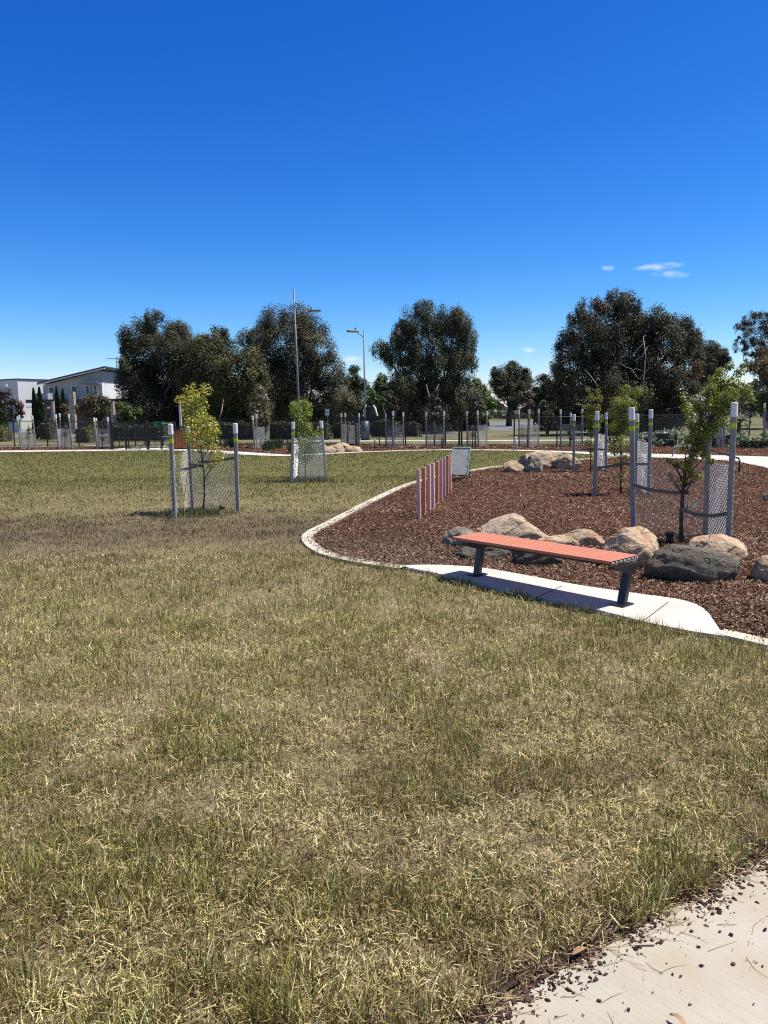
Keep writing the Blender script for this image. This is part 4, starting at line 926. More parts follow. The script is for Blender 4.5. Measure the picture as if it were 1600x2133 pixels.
sapling('second green sapling in the mulch, left of the leaning one', [(1293, 1033), (1294, 980), (1293, 930), (1296, 880), (1302, 830)], D4,
        [(1302, 815, 13), (1326, 818, 11), (1335, 812, 6), (1282, 838, 11), (1300, 840, 15), (1318, 845, 12), (1275, 860, 11), (1292, 868, 16), (1312, 870, 13), (1325, 880, 8), (1282, 890, 15), (1302, 895, 14), (1318, 905, 8), (1275, 915, 11), (1295, 920, 14), (1288, 942, 10), (1303, 950, 8), (1285, 965, 8), (1300, 975, 7), (1280, 938, 10), (1312, 936, 9), (1294, 992, 7), (1308, 955, 7)],
        6500, ELM, L=.034, r=.015, seed=74)
D5 = P(1231, 982).y; tb = P(1231, 982)
guard('tree guard in the mulch right of the rounded boulder cluster', [(1195, 984, 1196, 863), (1262, 983, 1263, 860), (1243, 974, 1244, 876)], [(1, 2)], 1.0, s=.07, wr=.0042, tree_base=tb, straps=[(0, .6, .6, 0), (1, .6, .6, 0)], slump=.03)
sapling('slim green sapling right of the rounded boulder cluster', [(1230, 984), (1231, 930), (1232, 880), (1234, 840)], D5,
        [(1226, 812, 5), (1245, 815, 6), (1232, 828, 8), (1248, 830, 8), (1226, 848, 8), (1242, 850, 10), (1217, 862, 6), (1232, 868, 11), (1248, 872, 9), (1225, 885, 8), (1240, 890, 10), (1232, 905, 8), (1214, 845, 4), (1224, 922, 8), (1240, 926, 7), (1232, 940, 6)],
        3200, ELM, L=.042, r=.016, seed=75)

SPARSE = [((.10, .10, .06), 2), ((.08, .07, .05), 2)]
far = [
 ('far tree guard near the left edge of the picture with bent pale straps', [(44, 936, 36, 868), (46, 934, 40, 865), (76, 934, 67, 866)], SPARSE, [(60, 895, 5), (58, 910, 5)]),
 ('far tree guard in front of the two dark cypresses under the tall windows', [(122, 936, 116, 863), (128, 931, 124, 861), (151, 935, 143, 863)], SPARSE, [(135, 905, 6), (136, 890, 5)]),
 ('far tree guard immediately left of the entry gates', [(203, 936, 196, 870), (206, 933, 200, 871), (231, 936, 224, 869)], SPARSE, [(213, 900, 4), (214, 915, 4)]),
 ('far tree guard round the pale flowered magnolia', [(531, 936, 526, 866), (535, 935, 534, 863), (561, 931, 559, 861)], None, None),
 ('far tree guard behind the small orange boulders', [(711.5, 921, 711, 861), (719.5, 922, 719, 861), (748.5, 929, 748, 861)], None, None),
 ('far tree guard right of the shorter street lamp', [(804, 932, 804, 861), (818.5, 933, 819, 857), (840.5, 932, 840, 859)], None, None),
 ('far tree guard left of the grey jump board', [(888, 932, 888, 859), (905, 932, 905, 857), (925, 933, 925, 857)], None, None),
 ('far tree guard right of the narrow middle gate', [(973.5, 931, 973, 857), (997, 932, 995, 855.5), (1013.5, 930, 1014, 856.5)], SPARSE, [(985, 905, 5), (984, 890, 5)]),
 ('far tree guard in front of the paved side road end', [(1081.5, 930, 1081, 855), (1101, 932, 1103, 853), (1121.5, 930, 1122, 852)], None, None),
 ('far tree guard beside the dark bollards, left of the slim green sapling', [(1167.5, 930, 1168, 853.5), (1188, 929, 1189, 860), (1213, 930, 1213, 852)], SPARSE, [(1186, 900, 5), (1190, 912, 5)]),
 ('far tree guard behind the leaning sapling, beside the path', [(1493, 932, 1492, 868), (1503, 931, 1502, 866), (1509, 933, 1508, 868)], None, None),
 ('far tree guard at the right edge of the picture', [(1591, 928, 1593, 840), (1622, 930, 1624, 842), (1640, 926, 1641, 840)], None, None),
]
for i, (lab, st, pal, bl) in enumerate(far):
    h = 1.02 if i > 2 else .98
    bs, ts = guard(lab, st, ([(0, 1, .0028), (1, 2, .0036), (2, 0)] if i != 3 else [(0, 2, .0016), (1, 2, .0016)]), h, r=.034, s=.085, wr=.0050, band=True, capz=.2, slump=.02, wirem='farwire')
    c = sum(bs, Vector()) / 3
    if bl:
        x = sum(q[0] for q in bl) / len(bl)
        sapling(['thin sapling in the leftmost far guard with bent pale straps', 'thin sapling in front of the cypresses under the tall windows', 'thin sapling in the guard immediately left of the gates'][i] if i < 3 else ('thin twiggy sapling right of the narrow middle gate' if i == 7 else 'thin twiggy sapling near the dark bollards'), [(x, 935), (x, 915), (x + 1, 895), (x, 880)], c.y, bl, 260, pal, L=.07, r=.022, seed=100 + i, twigs=30, depth=.1)
D = P(545, 932).y
sapling('pale flowered magnolia sapling in front of the dark hedge', [(543, 934), (543, 900), (541, 860), (538, 825)], D, [(538, 806, 7), (546, 812, 6), (532, 822, 8), (550, 828, 9), (540, 842, 12), (555, 845, 9), (528, 848, 9), (536, 862, 13), (552, 865, 11), (522, 862, 7), (545, 880, 12), (560, 878, 7), (550, 892, 8)], 2600, [((.16, .15, .06), 3), ((.45, .44, .38), 1), ((.20, .13, .05), 2), ((.10, .11, .04), 2)], L=.10, r=.03, seed=111, depth=.3, twigs=40)
D = P(725, 925).y
sapling('sapling with red and green leaves behind the small orange boulders', [(724, 925), (725, 890), (722, 850)], D, [(712, 838, 9), (726, 835, 10), (738, 842, 9), (718, 850, 9), (732, 852, 10), (745, 836, 6), (722, 828, 7)], 1600, [((.14, .06, .03), 2), ((.13, .15, .035), 2), ((.09, .09, .03), 2)], L=.10, r=.03, seed=112, depth=.3)
D = P(820, 932).y
sapling('dark red leafed sapling right of the shorter street lamp', [(820, 932), (820, 890), (818, 845)], D, [(812, 828, 7), (822, 835, 8), (816, 846, 9), (826, 850, 7), (818, 862, 8), (814, 818, 5)], 1100, DRED + [((.08, .11, .04), 1)], L=.10, r=.03, seed=113, depth=.3)
D = P(905, 932).y
sapling('narrow dark red sapling in front of the central gum trunk', [(905, 932), (906, 880), (906, 830)], D, [(908, 818, 6, 9), (902, 832, 8), (912, 835, 7), (900, 848, 8), (910, 850, 9), (906, 866, 9)], 1300, DRED, L=.10, r=.03, seed=114, depth=.3)
D = P(990, 931).y
sapling('dark red brown sapling in front of the bright green cypress', [(990, 932), (991, 880), (992, 835)], D, [(993, 820, 7), (986, 830, 8), (1000, 834, 8), (990, 846, 10), (1002, 850, 7), (982, 848, 6), (992, 862, 8)], 1100, DRED + [((.08, .08, .04), 2)], L=.10, r=.03, seed=115, depth=.3)
D = P(1098, 931).y
sapling('dark red sapling in the guard before the side road end', [(1099, 932), (1100, 880), (1100, 830)], D, [(1097, 818, 7), (1106, 825, 7), (1092, 832, 8), (1103, 842, 9), (1094, 852, 8), (1105, 860, 7)], 1100, DRED + [((.07, .06, .04), 2)], L=.10, r=.03, seed=116, depth=.3)

# ------------------------------------------------------------------ hoops and short posts
def hoop(label, pts, mat, r=.025):
    b0 = P(*pts[0]); e0 = P(*pts[-1]); za = at(pts[1][0], pts[1][1], b0.y).z
    a, b_ = b0, e0; d = (b_ - a); L = d.length; d.normalize(); k = min(.16, L * .3)
    q = [a - Vector((0, 0, .02)), a + Vector((0, 0, za - k))]
    for t_ in (30, 60, 90): q.append(a + d * k * (1 - math.cos(R(t_))) + Vector((0, 0, za - k + k * math.sin(R(t_)))))
    for t_ in (90, 60, 30): q.append(b_ - d * k * (1 - math.cos(R(t_))) + Vector((0, 0, za - k + k * math.sin(R(t_)))))
    q += [b_ + Vector((0, 0, za - k)), b_ - Vector((0, 0, .02))]
    m = (a + b_) / 2
    o = MB().tube(q, r, 8).build('hoop_rail', M[mat], None, (m.x, m.y, 0), smooth=True); return tag(o, label, 'hoop rail', 'metal hoop rails')
hoop('pale metal hoop rail behind the small orange boulders', [(781, 935), (781, 914), (791, 931)], 'galv', .03)
hoop('pale metal hoop rail by the path, left of the leaning sapling', [(1401, 952), (1401, 930), (1443, 950)], 'galv')
hoop('dark metal hoop rail behind the leaning sapling guard', [(1479, 962), (1479, 938), (1540, 984)], 'black', .025)
hoop('pale metal hoop rail seen through the wire of the second right guard', [(1318, 943), (1318, 917), (1346, 943)], 'galv')
b0 = P(1072, 934); zt = at(1072, 911, b0.y).z
tag(MB().tube([b0, (b0.x, b0.y, zt - .06), (b0.x + .04, b0.y, zt), (b0.x + .1, b0.y, zt - .02)], .04, 8).build('short_post', M['cap'], None, tuple(b0), smooth=True), 'short pale post on the far mulch strip, left of the side road guard', 'post')
b0 = P(921, 934); zt = at(921, 912, b0.y).z
tag(MB().tube([b0, (b0.x, b0.y, zt)], .035, 8).build('short_post', M['black'], None, tuple(b0)), 'short black post on the far mulch strip, left of the grey jump board', 'post')

# ------------------------------------------------------------------ weave poles
wp = [(870, 977, 873, 1082), (881, 973, 883.5, 1074), (892, 968.5, 894, 1066), (901.5, 964.5, 902.5, 1060), (910, 961, 911, 1051), (918, 957.5, 919, 1043), (925.5, 955, 926, 1036), (932, 952, 932, 1029), (938, 949, 937.5, 1023)]
cols = 'pink orange pink pink orange pink pink orange pink'.split()
names = ['pink square weave pole, nearest of the row', 'orange red weave pole, second nearest of the row', 'pink weave pole, third from the near end', 'pink weave pole, fourth from the near end, left of the middle orange one', 'orange red weave pole in the middle of the row', 'pink weave pole just beyond the middle orange one', 'pink weave pole, third from the far end', 'orange red weave pole, second from the far end', 'pink weave pole, farthest and beside the grey board']
pole0 = {}
for (tx, ty, bx, by), c, nm in zip(wp, cols, names):
    b0 = P(bx, by); zt = at(tx, ty, b0.y).z
    if c not in pole0:
        root = empty('weave_pole', b0, nm, 'weave pole', 'row of weave poles'); WO[root.name] = Vector(b0)
        wd = .058
        MB().bar(b0 - Vector((0, 0, .05)), b0 + Vector((0, 0, zt - .012)), wd, wd, ch=.006).build('post', M[c], root)
        MB().bar(b0 + Vector((0, 0, zt - .012)), b0 + Vector((0, 0, zt)), wd - .004, wd - .004, ch=.008).build('end_cap', M['pinktop'], root)
        for hz in (zt * .28, zt * .62): MB().tube([b0 + Vector((wd / 2 - .004, 0, hz)), b0 + Vector((wd / 2 + .006, 0, hz))], .008, 8).build('bolt', M['galv'], root)
        pole0[c] = root
    else:
        root = pole0[c].copy(); col.objects.link(root); root.location = b0; tag(root, nm)
        for ch in pole0[c].children: q = ch.copy(); col.objects.link(q); q.parent = root
    root.rotation_euler = (R(random.uniform(-.6, .6)), R(random.uniform(-.9, .4)), R(random.uniform(-6, 6) - 14))

# ------------------------------------------------------------------ grey A-frame board
bl_, br_ = P(941, 1003), P(973, 1008)
Db = (bl_.y + br_.y) / 2
tl, tr = at(943.5, 932, Db + .25), at(980, 932, Db + .27); ll, lr = at(940, 989, Db), at(974, 991, Db)
jb = empty('jump_board', (bl_ + br_) / 2, 'grey scuffed board with pale teal frame on an A shaped stand in the mulch', 'agility board')
xd = (tr - tl).normalized(); ud = ((tl + tr) / 2 - (ll + lr) / 2).normalized(); nd = xd.cross(ud).normalized()
if nd.y > 0: nd = -nd
def quadbox(mb, a, b, c, d, th):
    vs = [a, b, c, d] + [p - nd * th for p in (a, b, c, d)]
    return mb.add(vs, [(0, 1, 2, 3), (7, 6, 5, 4), (0, 4, 5, 1), (1, 5, 6, 2), (2, 6, 7, 3), (3, 7, 4, 0)])
quadbox(MB(), ll, lr, tr, tl, .02).build('board', M['board'], jb)
mb = MB()
for a, b_ in ((ll, tl), (lr, tr), (tl, tr)): mb.bar(a + nd * .004, b_ + nd * .004, .018, .022, up=tuple(nd))
mb.build('frame', M['teal'], jb)
mb = MB(); lB = P(941, 1003); 
for q, foot in ((ll, Vector((ll.x + .015, Db - .12, 0))), (lr, Vector((lr.x - .005, Db - .12, 0)))): mb.bar(q, foot, .025, .025)
mb.bar(ll, lr, .025, .025, up=(0, 0, 1)); mb.bar(ll.lerp(Vector((ll.x, Db - .12, 0)), .35), lr.lerp(Vector((lr.x, Db - .12, 0)), .35), .02, .02, up=(0, 0, 1))
mb.build('front_legs', M['black'], jb)
bk = [Vector((tl.x + .03, Db + .95, 0)), Vector((tr.x + .05, Db + .95, 0))]
mb = MB(); quad = [tl.lerp(bk[0], .78), tr.lerp(bk[1], .78)]
vs = [tl + Vector((0, .03, 0)), tr + Vector((0, .03, 0)), quad[1], quad[0]]; vs2 = [p + Vector((0, .02, 0)) for p in vs]
mb.add(vs + vs2, [(0, 1, 2, 3), (7, 6, 5, 4), (0, 4, 5, 1), (1, 5, 6, 2), (2, 6, 7, 3), (3, 7, 4, 0)]); mb.build('rear_board', M['black'], jb)
mb = MB()
for q, f_ in zip(quad, bk): mb.bar(q, f_, .025, .025)
mb.build('rear_legs', M['black'], jb)
mb = MB()
for f_ in (.12, .37, .63, .88):
    for a, b_ in ((ll, tl), (lr, tr)): p = a.lerp(b_, f_) + (xd * .03 if a is ll else -xd * .03); mb.box(p + nd * .012, (.018, .01, .018))
mb.build('rivets', M['cap'], jb)

# ------------------------------------------------------------------ bench
zS = .43
c_fl, c_fr, c_bl, c_br = P(947, 1118.5, zS), P(1273, 1171, zS), P(995, 1108, zS), P(1326, 1154, zS)
ld_ = ((c_fr - c_fl) + (c_br - c_bl)).normalized(); wd_ = Vector((-ld_.y, ld_.x, 0))
cen = (c_fl + c_fr + c_bl + c_br) / 4; LB = ((c_fr - c_fl).length + (c_br - c_bl).length) / 2; WB = .42
bch = empty('park_bench', (cen.x, cen.y, .036), 'backless bench with salmon red slats and black cantilever legs on the concrete pad', 'bench')
Rm = Matrix((ld_, wd_, Vector((0, 0, 1)))).transposed()
nsl = 7; sw = WB / nsl
for k in range(nsl):
    off = -WB / 2 + sw * (k + .5); o = MB().box(cen + wd_ * off + Vector((0, 0, -.013)), (LB, sw - .0035, .026), M3=Rm).build('slat', M['bench'], bch, bevel=.006)
for e in (-1, 1): MB().box(cen + ld_ * e * (LB / 2 + .004) + Vector((0, 0, -.018)), (.006, WB - .01, .026), M3=Rm).build('end_plate', M['black'], bch)
m2 = MB()
for e in (-1, 1):
    for k in range(nsl):
        for dx in (-.012, .012): m2.box(cen + ld_ * e * (LB / 2 + .008) + wd_ * (-WB / 2 + sw * (k + .5) + dx) + Vector((0, 0, -.018)), (.003, .012, .012), M3=Rm)
m2.build('end_screws', M['cap'], bch)
mb = MB()
for off in (-.13, .13): mb.box(cen + wd_ * off + Vector((0, 0, -.044)), (LB - .34, .045, .022), M3=Rm)
mb.build('rail', M['black'], bch)
lp = [P(994, 1198, .036), P(1295, 1260, .036)]
for k, b_ in enumerate(lp):
    s_ = (b_ - cen).dot(ld_); 
    top = cen + ld_ * s_ + wd_ * .06 + Vector((0, 0, -.11)); top.z = zS - .09
    b2 = b_.copy()
    MB().bar(b2, top, .055, .072, up=tuple(ld_), ch=.006).build('leg', M['black'], bch)
    MB().box(b2 + Vector((0, 0, .008)), (.13, .17, .012), M3=Rm).build('foot_plate', M['black'], bch, bevel=.003)
    # tapered bracket under the seat
    f0 = cen + ld_ * s_ - wd_ * (WB / 2 - .02) + Vector((0, 0, 0)); r0 = cen + ld_ * s_ + wd_ * (WB / 2 - .03)
    zt = zS - .056
    pr = [(f0, zt), (r0, zt), (r0, zt - .02), (top + wd_ * .045, zt - .075), (top - wd_ * .045, zt - .075), (f0, zt - .018)]
    mb = MB(); vs = []
    for sx in (-.035, .035):
        for p_, z_ in pr: vs.append(Vector((p_.x, p_.y, z_)) + ld_ * sx)
    n = 6; mb.add(vs, [tuple(reversed(range(n))), tuple(range(n, 2 * n))] + [(i, (i + 1) % n, n + (i + 1) % n, n + i) for i in range(n)])
    mb.build('bracket', M['black'], bch)

# ------------------------------------------------------------------ boulders
from mathutils import bvhtree
import bmesh
def boulder(label, x0, x1, yt, yb, mat, seed, dep=.75, group='granite boulders in the mulch', rz=None, sink=.12, sx=0, peak=None, facets=12):
    r_ = random.Random(seed); front = P((x0 + x1) / 2, yb); W = (x1 - x0) / FPX * front.y
    Dd = W * dep; cy = front.y + Dd * .42; W = (x1 - x0) / FPX * cy
    H = at((x0 + x1) / 2, yt, cy).z
    if H < .08: H = .08
    cx = at((x0 + x1) / 2, yb, cy).x
    bm = bmesh.new(); bmesh.ops.create_icosphere(bm, subdivisions=5, radius=1)
    planes = [(Vector((r_.gauss(0, 1), r_.gauss(0, 1), r_.gauss(.25, .8))).normalized(), r_.uniform(.72, .93)) for _ in range(facets)]
    o_ = Vector((r_.uniform(-50, 50), r_.uniform(-50, 50), r_.uniform(-50, 50)))
    for v in bm.verts:
        p = v.co.copy()
        p *= 1 + .14 * noise.noise(p * 1.1 + o_)
        for n_, d_ in planes:
            e = p.dot(n_) - d_
            if e > 0: p -= n_ * e * .93
        p += v.co * (.06 * noise.noise(p * 3.0 + o_) + .03 * noise.noise(p * 7 + o_) + .014 * noise.noise(p * 18 + o_) - .035 * max(0, .12 - abs(noise.noise(p * 2.2 + o_ * 2))) / .12)
        v.co = p
    xs = [v.co.x for v in bm.verts]; ys = [v.co.y for v in bm.verts]; zs = [v.co.z for v in bm.verts]
    zlo = min(zs) + (max(zs) - min(zs)) * .30
    for v in bm.verts:
        v.co.x = (v.co.x - (max(xs) + min(xs)) / 2) / (max(xs) - min(xs)) * W + sx * v.co.z
        v.co.y = (v.co.y - (max(ys) + min(ys)) / 2) / (max(ys) - min(ys)) * Dd
        v.co.z = (v.co.z - zlo) / (max(zs) - zlo) * H
    if peak:
        for v in bm.verts:
            if v.co.z > 0: v.co.z *= 1 - peak[1] * min(1, abs(v.co.x / W - peak[0]) / .6)
        zm = max(v.co.z for v in bm.verts)
        for v in bm.verts: v.co.z *= H / zm if v.co.z > 0 else 1
    me = bpy.data.meshes.new('boulder'); bm.to_mesh(me); bm.free(); me.shade_smooth()
    o = link_mesh('boulder', me, None, (cx, cy, 0), M[mat]); return tag(o, label, 'boulder', group)
boulder('small grey boulder at the left end behind the bench', 922, 998, 1097, 1141, 'greyrock', 1, .9, facets=6)
boulder('largest peaked boulder, grey left side and tan top, behind the bench', 976, 1149, 1069, 1138, 'mixed', 46, .6, peak=(.10, .34))
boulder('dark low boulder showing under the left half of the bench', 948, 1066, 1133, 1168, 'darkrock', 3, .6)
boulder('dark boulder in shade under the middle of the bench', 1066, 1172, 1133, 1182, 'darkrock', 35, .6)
boulder('flat tan boulder close behind the middle of the bench', 1112, 1208, 1115, 1150, 'tan', 5, .5)
boulder('tan boulder with a grey lower side, between the peaked and the big tan one', 1150, 1263, 1101, 1143, 'mixed', 6, .55)
boulder('big tan boulder behind the right end of the bench', 1250, 1383, 1097, 1187, 'tan', 27, .75)
boulder('big dark grey rounded boulder right of the bench', 1338, 1541, 1134, 1217, 'darkrock', 8, .62, facets=3)
boulder('tan topped boulder behind the dark grey boulder', 1430, 1554, 1112, 1172, 'tan', 19, .65)
boulder('tan boulder cut by the right edge of the picture', 1564, 1680, 1152, 1217, 'mixed', 10, .7)
boulder('small dark boulder at the right edge, far behind the others', 1588, 1640, 1018, 1046, 'greyrock', 11, .8)
MG = 'mid distance boulder cluster'
boulder('small tan boulder at the left end of the middle cluster', 1047, 1094, 959, 984, 'mixed', 12, .8, MG)
boulder('grey brown boulder standing in front of the middle cluster', 1090, 1132, 947, 984, 'greyrock', 13, .8, MG)
boulder('largest orange stained boulder of the middle cluster', 1080, 1182, 939, 978, 'mixed', 24, .6, MG)
boulder('rounded boulder at the right end of the middle cluster', 1152, 1213, 945, 979, 'mixed', 15, .8, MG)
FG = 'small far boulder cluster'
boulder('grey boulder at the left end of the far cluster, behind the green sapling guard', 655, 684, 923, 943, 'greyrock', 16, .8, FG)
boulder('tan boulder at the front left of the far cluster', 668, 701, 930, 945, 'mixed', 17, .7, FG)
boulder('orange boulder in the middle of the far cluster', 684, 720, 926, 943, 'tan', 18, .7, FG)
boulder('flat tan boulder at the back of the far cluster', 693, 729, 922, 934, 'tan', 29, .6, FG)
boulder('pale tan boulder at the right end of the far cluster', 719, 756, 928, 942, 'tan', 20, .7, FG)
# watering pipe beside the first sapling
b0 = P(457, 1068); 
wpipe = empty('watering_pipe', b0, 'short black watering pipe poking from the soil beside the yellow leafed sapling', 'pipe')
a = b0; e = b0 + Vector((.06, -.05, .11)); MB().tube([a - Vector((.03, 0, .04)), e], [.036, .036], 12).build('pipe', M['pipe'], wpipe, smooth=True)
MB().tube([e, e + (e - a).normalized() * .03], [.048, .048], 12).build('rim', M['pipe'], wpipe)
b0 = P(1396, 1133); wpipe = empty('watering_pipe', b0, 'short black watering pipe between the big tan boulder and the leaning sapling', 'pipe')
MB().tube([b0 - Vector((0, 0, .03)), b0 + Vector((-.01, 0, .12))], [.045, .045], 12).build('pipe', M['pipe'], wpipe, smooth=True)
MB().tube([b0 + Vector((-.01, 0, .12)), b0 + Vector((-.012, 0, .145))], [.056, .056], 12).build('rim', M['pipe'], wpipe)

# ------------------------------------------------------------------ grass blades
def vnoise(x, y, s, seed):
    g_ = np.random.default_rng(seed); T = g_.random((128, 128))
    X_, Y_ = x / s + 1000, y / s + 1000; xi, yi = np.floor(X_).astype(int), np.floor(Y_).astype(int); fx, fy_ = X_ - xi, Y_ - yi
    fx = fx * fx * (3 - 2 * fx); fy_ = fy_ * fy_ * (3 - 2 * fy_)
    a = T[xi % 128, yi % 128]; b = T[(xi + 1) % 128, yi % 128]; c = T[xi % 128, (yi + 1) % 128]; d = T[(xi + 1) % 128, (yi + 1) % 128]
    return (a * (1 - fx) + b * fx) * (1 - fy_) + (c * (1 - fx) + d * fx) * fy_
bands = [(1.5, 2.6, 20000), (2.6, 4, 12500), (4, 6, 6800), (6, 9, 3200), (9, 13, 1500), (13, 20, 650), (20, 42, 210)]
XS, YS = [], []
for y0, y1, dn in bands:
    hw = .5 * y1 + 1.0; n = int(2 * hw * (y1 - y0) * dn)
    y = y0 + (y1 - y0) * rng.random(n); x = (rng.random(n) * 2 - 1) * hw
    k = np.abs(x) < .5 * y + 1.0; XS.append(x[k]); YS.append(y[k])
X = np.concatenate(XS); Y = np.concatenate(YS)
lw = np.array([p[:2] for p in low_w + G(path_r)[1:]]); ylim = np.interp(X, lw[:, 0], lw[:, 1])
ylim = np.where(X > lw[-1, 0], 0, ylim)
k = Y < ylim - .05
k &= ~inpoly(X, Y, [tuple(p[:2]) for p in bed_poly]); k &= ~inpoly(X, Y, [tuple(p[:2]) for p in slab_w]); 
fx_ = np.array(fpw); wob = .05 * (vnoise(X, Y, .12, 3) - .5) + .07 * (vnoise(X, Y, .4, 4) - .5)
yl = np.interp(X, fx_[:, 0], fx_[:, 1]); k &= Y > yl + wob + .035
X, Y = X[k], Y[k]; n = len(X)
# keep a bare patch thin at random for soil gaps
nz1 = vnoise(X, Y, .35, 11); nz2 = vnoise(X, Y, .09, 12); nz3 = vnoise(X, Y, 1.6, 13); nz4 = vnoise(X, Y, 4.5, 14)
keep = rng.random(n) < np.clip(.25 + 1.4 * nz2 * (.5 + nz1), .12, 1)
X, Y, nz1, nz2, nz3, nz4 = [a[keep] for a in (X, Y, nz1, nz2, nz3, nz4)]; n = len(X)
distf = np.clip((Y - 2) / 14, 0, 1)
# browner, greyer belt across the lawn beside the first guard
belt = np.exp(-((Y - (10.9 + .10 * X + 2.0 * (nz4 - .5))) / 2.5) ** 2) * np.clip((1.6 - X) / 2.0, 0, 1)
nz5 = vnoise(X, Y, .2, 23); greenz = np.clip(nz1 * .5 + nz3 * .45 + nz2 * .25 + nz5 * .4 - .48, 0, 1) * 1.7
# greener fringe near the bed kerb and the concrete
kp = np.array([tuple(p[:2]) for p in (kerbL_w[::3] + G(slab_bot)[::-1] + kerbR_w)])
near = np.full(n, 9.)
for q in kp: near = np.minimum(near, np.hypot(X - q[0], Y - q[1]))
greenz = greenz + .65 * np.clip(1 - near / 1.3, 0, 1) * (Y < 9) + .25 * np.clip((Y - 14) / 6, 0, 1) + .35 * np.exp(-((Y - 7.3) / 1.3) ** 2) * nz3
nearp = np.clip(1 - (Y - np.interp(X, fx_[:, 0], fx_[:, 1])) / .45, 0, 1)
greenz = np.clip(greenz + .25 * nearp, 0, .95) * (1 - .85 * belt)
kind = rng.random(n)
isgreen = kind < (.09 + .44 * greenz)
lay = (~isgreen) & (rng.random(n) < .50)
c = np.empty((n, 3))
straw = np.array([[.90, .75, .38], [.77, .63, .30], [.96, .86, .54], [.38, .28, .12], [.15, .09, .04]]); sw_ = [.28, .24, .16, .16, .16]
c[:] = straw[rng.choice(5, n, p=sw_)]
gr = np.array([[.30, .29, .07], [.20, .22, .045], [.38, .35, .11], [.11, .125, .03]])
brn = np.array([[.46, .34, .19], [.36, .25, .135], [.24, .16, .085], [.62, .50, .31]])
nzb = vnoise(X, Y, .30, 21) * .5 + vnoise(X, Y, .10, 22) * .5
isb = (rng.random(n) < np.clip((nzb - .42) * 3.2, 0, .85)); c[isb] = brn[rng.choice(4, isb.sum(), p=[.35, .3, .2, .15])]
c[isgreen] = gr[rng.choice(4, isgreen.sum(), p=[.35, .3, .15, .2])]
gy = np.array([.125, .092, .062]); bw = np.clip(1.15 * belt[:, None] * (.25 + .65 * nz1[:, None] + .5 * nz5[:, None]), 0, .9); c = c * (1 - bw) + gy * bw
c *= (.45 + 1.0 * rng.random((n, 1)) ** 1.1); c *= (.72 + .34 * nz3[:, None] + .26 * nz2[:, None])
# far lawn is more even olive green
fo = np.clip((Y - 12) / 8, 0, 1)[:, None] * .85; c = c * (1 - fo) + np.array([.150, .145, .040]) * fo * (.7 + .6 * rng.random((n, 1)))
hgt = np.where(isgreen, .055 + .045 * rng.random(n), .04 + .05 * rng.random(n)) * (.75 + .5 * nz1)
hgt *= (.38 + .50 * nz2 + .22 * nz5); hgt *= (1 + .6 * nearp) * (1 - .25 * belt); hgt = np.where(Y > 12, hgt * .8, hgt)
tall = (rng.random(n) < .04); hgt = np.where(tall & ~lay, hgt * 1.5, hgt)
near_k = near < .12; hgt = np.where(near_k & (Y < 9), np.where(X > 2.3, hgt * .75, hgt * 1.45), hgt)
ln = np.where(lay, np.minimum(hgt, .075) * (.40 + .5 * rng.random(n)), hgt)
tilt = np.where(lay, R(62) + R(26) * rng.random(n), np.abs(rng.normal(0, R(17), n)))
az = rng.random(n) * 2 * np.pi
dx, dy = np.cos(az), np.sin(az)
z0 = np.where(lay, .008 + .03 * rng.random(n), 0)
wdt = np.maximum(.0022 + .0016 * rng.random(n), .00062 * Y * (.7 + .6 * rng.random(n)))
wa = rng.random(n) * np.pi; wx, wy = np.cos(wa), np.sin(wa)
wx = np.where(lay, -dy, wx); wy = np.where(lay, dx, wy)
curve = np.where(lay, .1, .35) * rng.random(n)
def bpt(f, extra):
    tl_ = tilt + extra * curve; return X + dx * np.sin(tl_) * ln * f, Y + dy * np.sin(tl_) * ln * f, z0 + np.cos(tl_) * ln * f
p0 = (X, Y, z0); p1 = bpt(.55, .3); p2 = bpt(1.0, 1.0)
def row(p, wf): 
    return np.stack([p[0] - wx * wdt * wf, p[1] - wy * wdt * wf, p[2]], 1), np.stack([p[0] + wx * wdt * wf, p[1] + wy * wdt * wf, p[2]], 1)
a0, b0_ = row(p0, .5); a1, b1 = row(p1, .45); a2, b2 = row(p2, .10)
V1 = np.stack([a0, b0_, b1, a1], 1); V2 = np.stack([a1, b1, b2, a2], 1)
V = np.concatenate([V1, V2]); C = np.concatenate([c * .85, c * 1.08]).astype(np.float32)
tag(np_mesh('grass', V.astype(np.float32), 4, M['grass'], C), 'dry straw and olive coloured lawn grass', kind='stuff')
del V, V1, V2
# clumpy longer grass inside guards & at posts
gx, gy_, gc = [], [], []
for (px, py, nn, sp, hh_) in ((385, 1074, 500, .42, .10), (440, 1072, 350, .3, .09), (640, 1004, 500, .5, .12), (665, 1004, 220, .3, .11)):
    q = P(px, py); gx.append(q.x + rng.normal(0, sp * .5, nn)); gy_.append(q.y + rng.normal(0, .13, nn)); gc.append(np.full(nn, hh_))
gx, gy_, gh = map(np.concatenate, (gx, gy_, gc)); n = len(gx)
hh_ = gh * (.6 + .8 * rng.random(n)); az = rng.random(n) * 6.28; tl_ = np.abs(rng.normal(0, .4, n)); w_ = .006
pt = np.stack([gx + np.cos(az) * np.sin(tl_) * hh_, gy_ + np.sin(az) * np.sin(tl_) * hh_, np.cos(tl_) * hh_], 1); pb = np.stack([gx, gy_, np.zeros(n)], 1)
V = np.stack([pb - [w_, 0, 0], pb + [w_, 0, 0], pt + [w_ * .2, 0, 0], pt - [w_ * .2, 0, 0]], 1)
C = np.array([[.18, .20, .06], [.11, .14, .035], [.42, .36, .2]])[rng.choice(3, n, p=[.4, .35, .25])] * (.7 + .6 * rng.random((n, 1)))
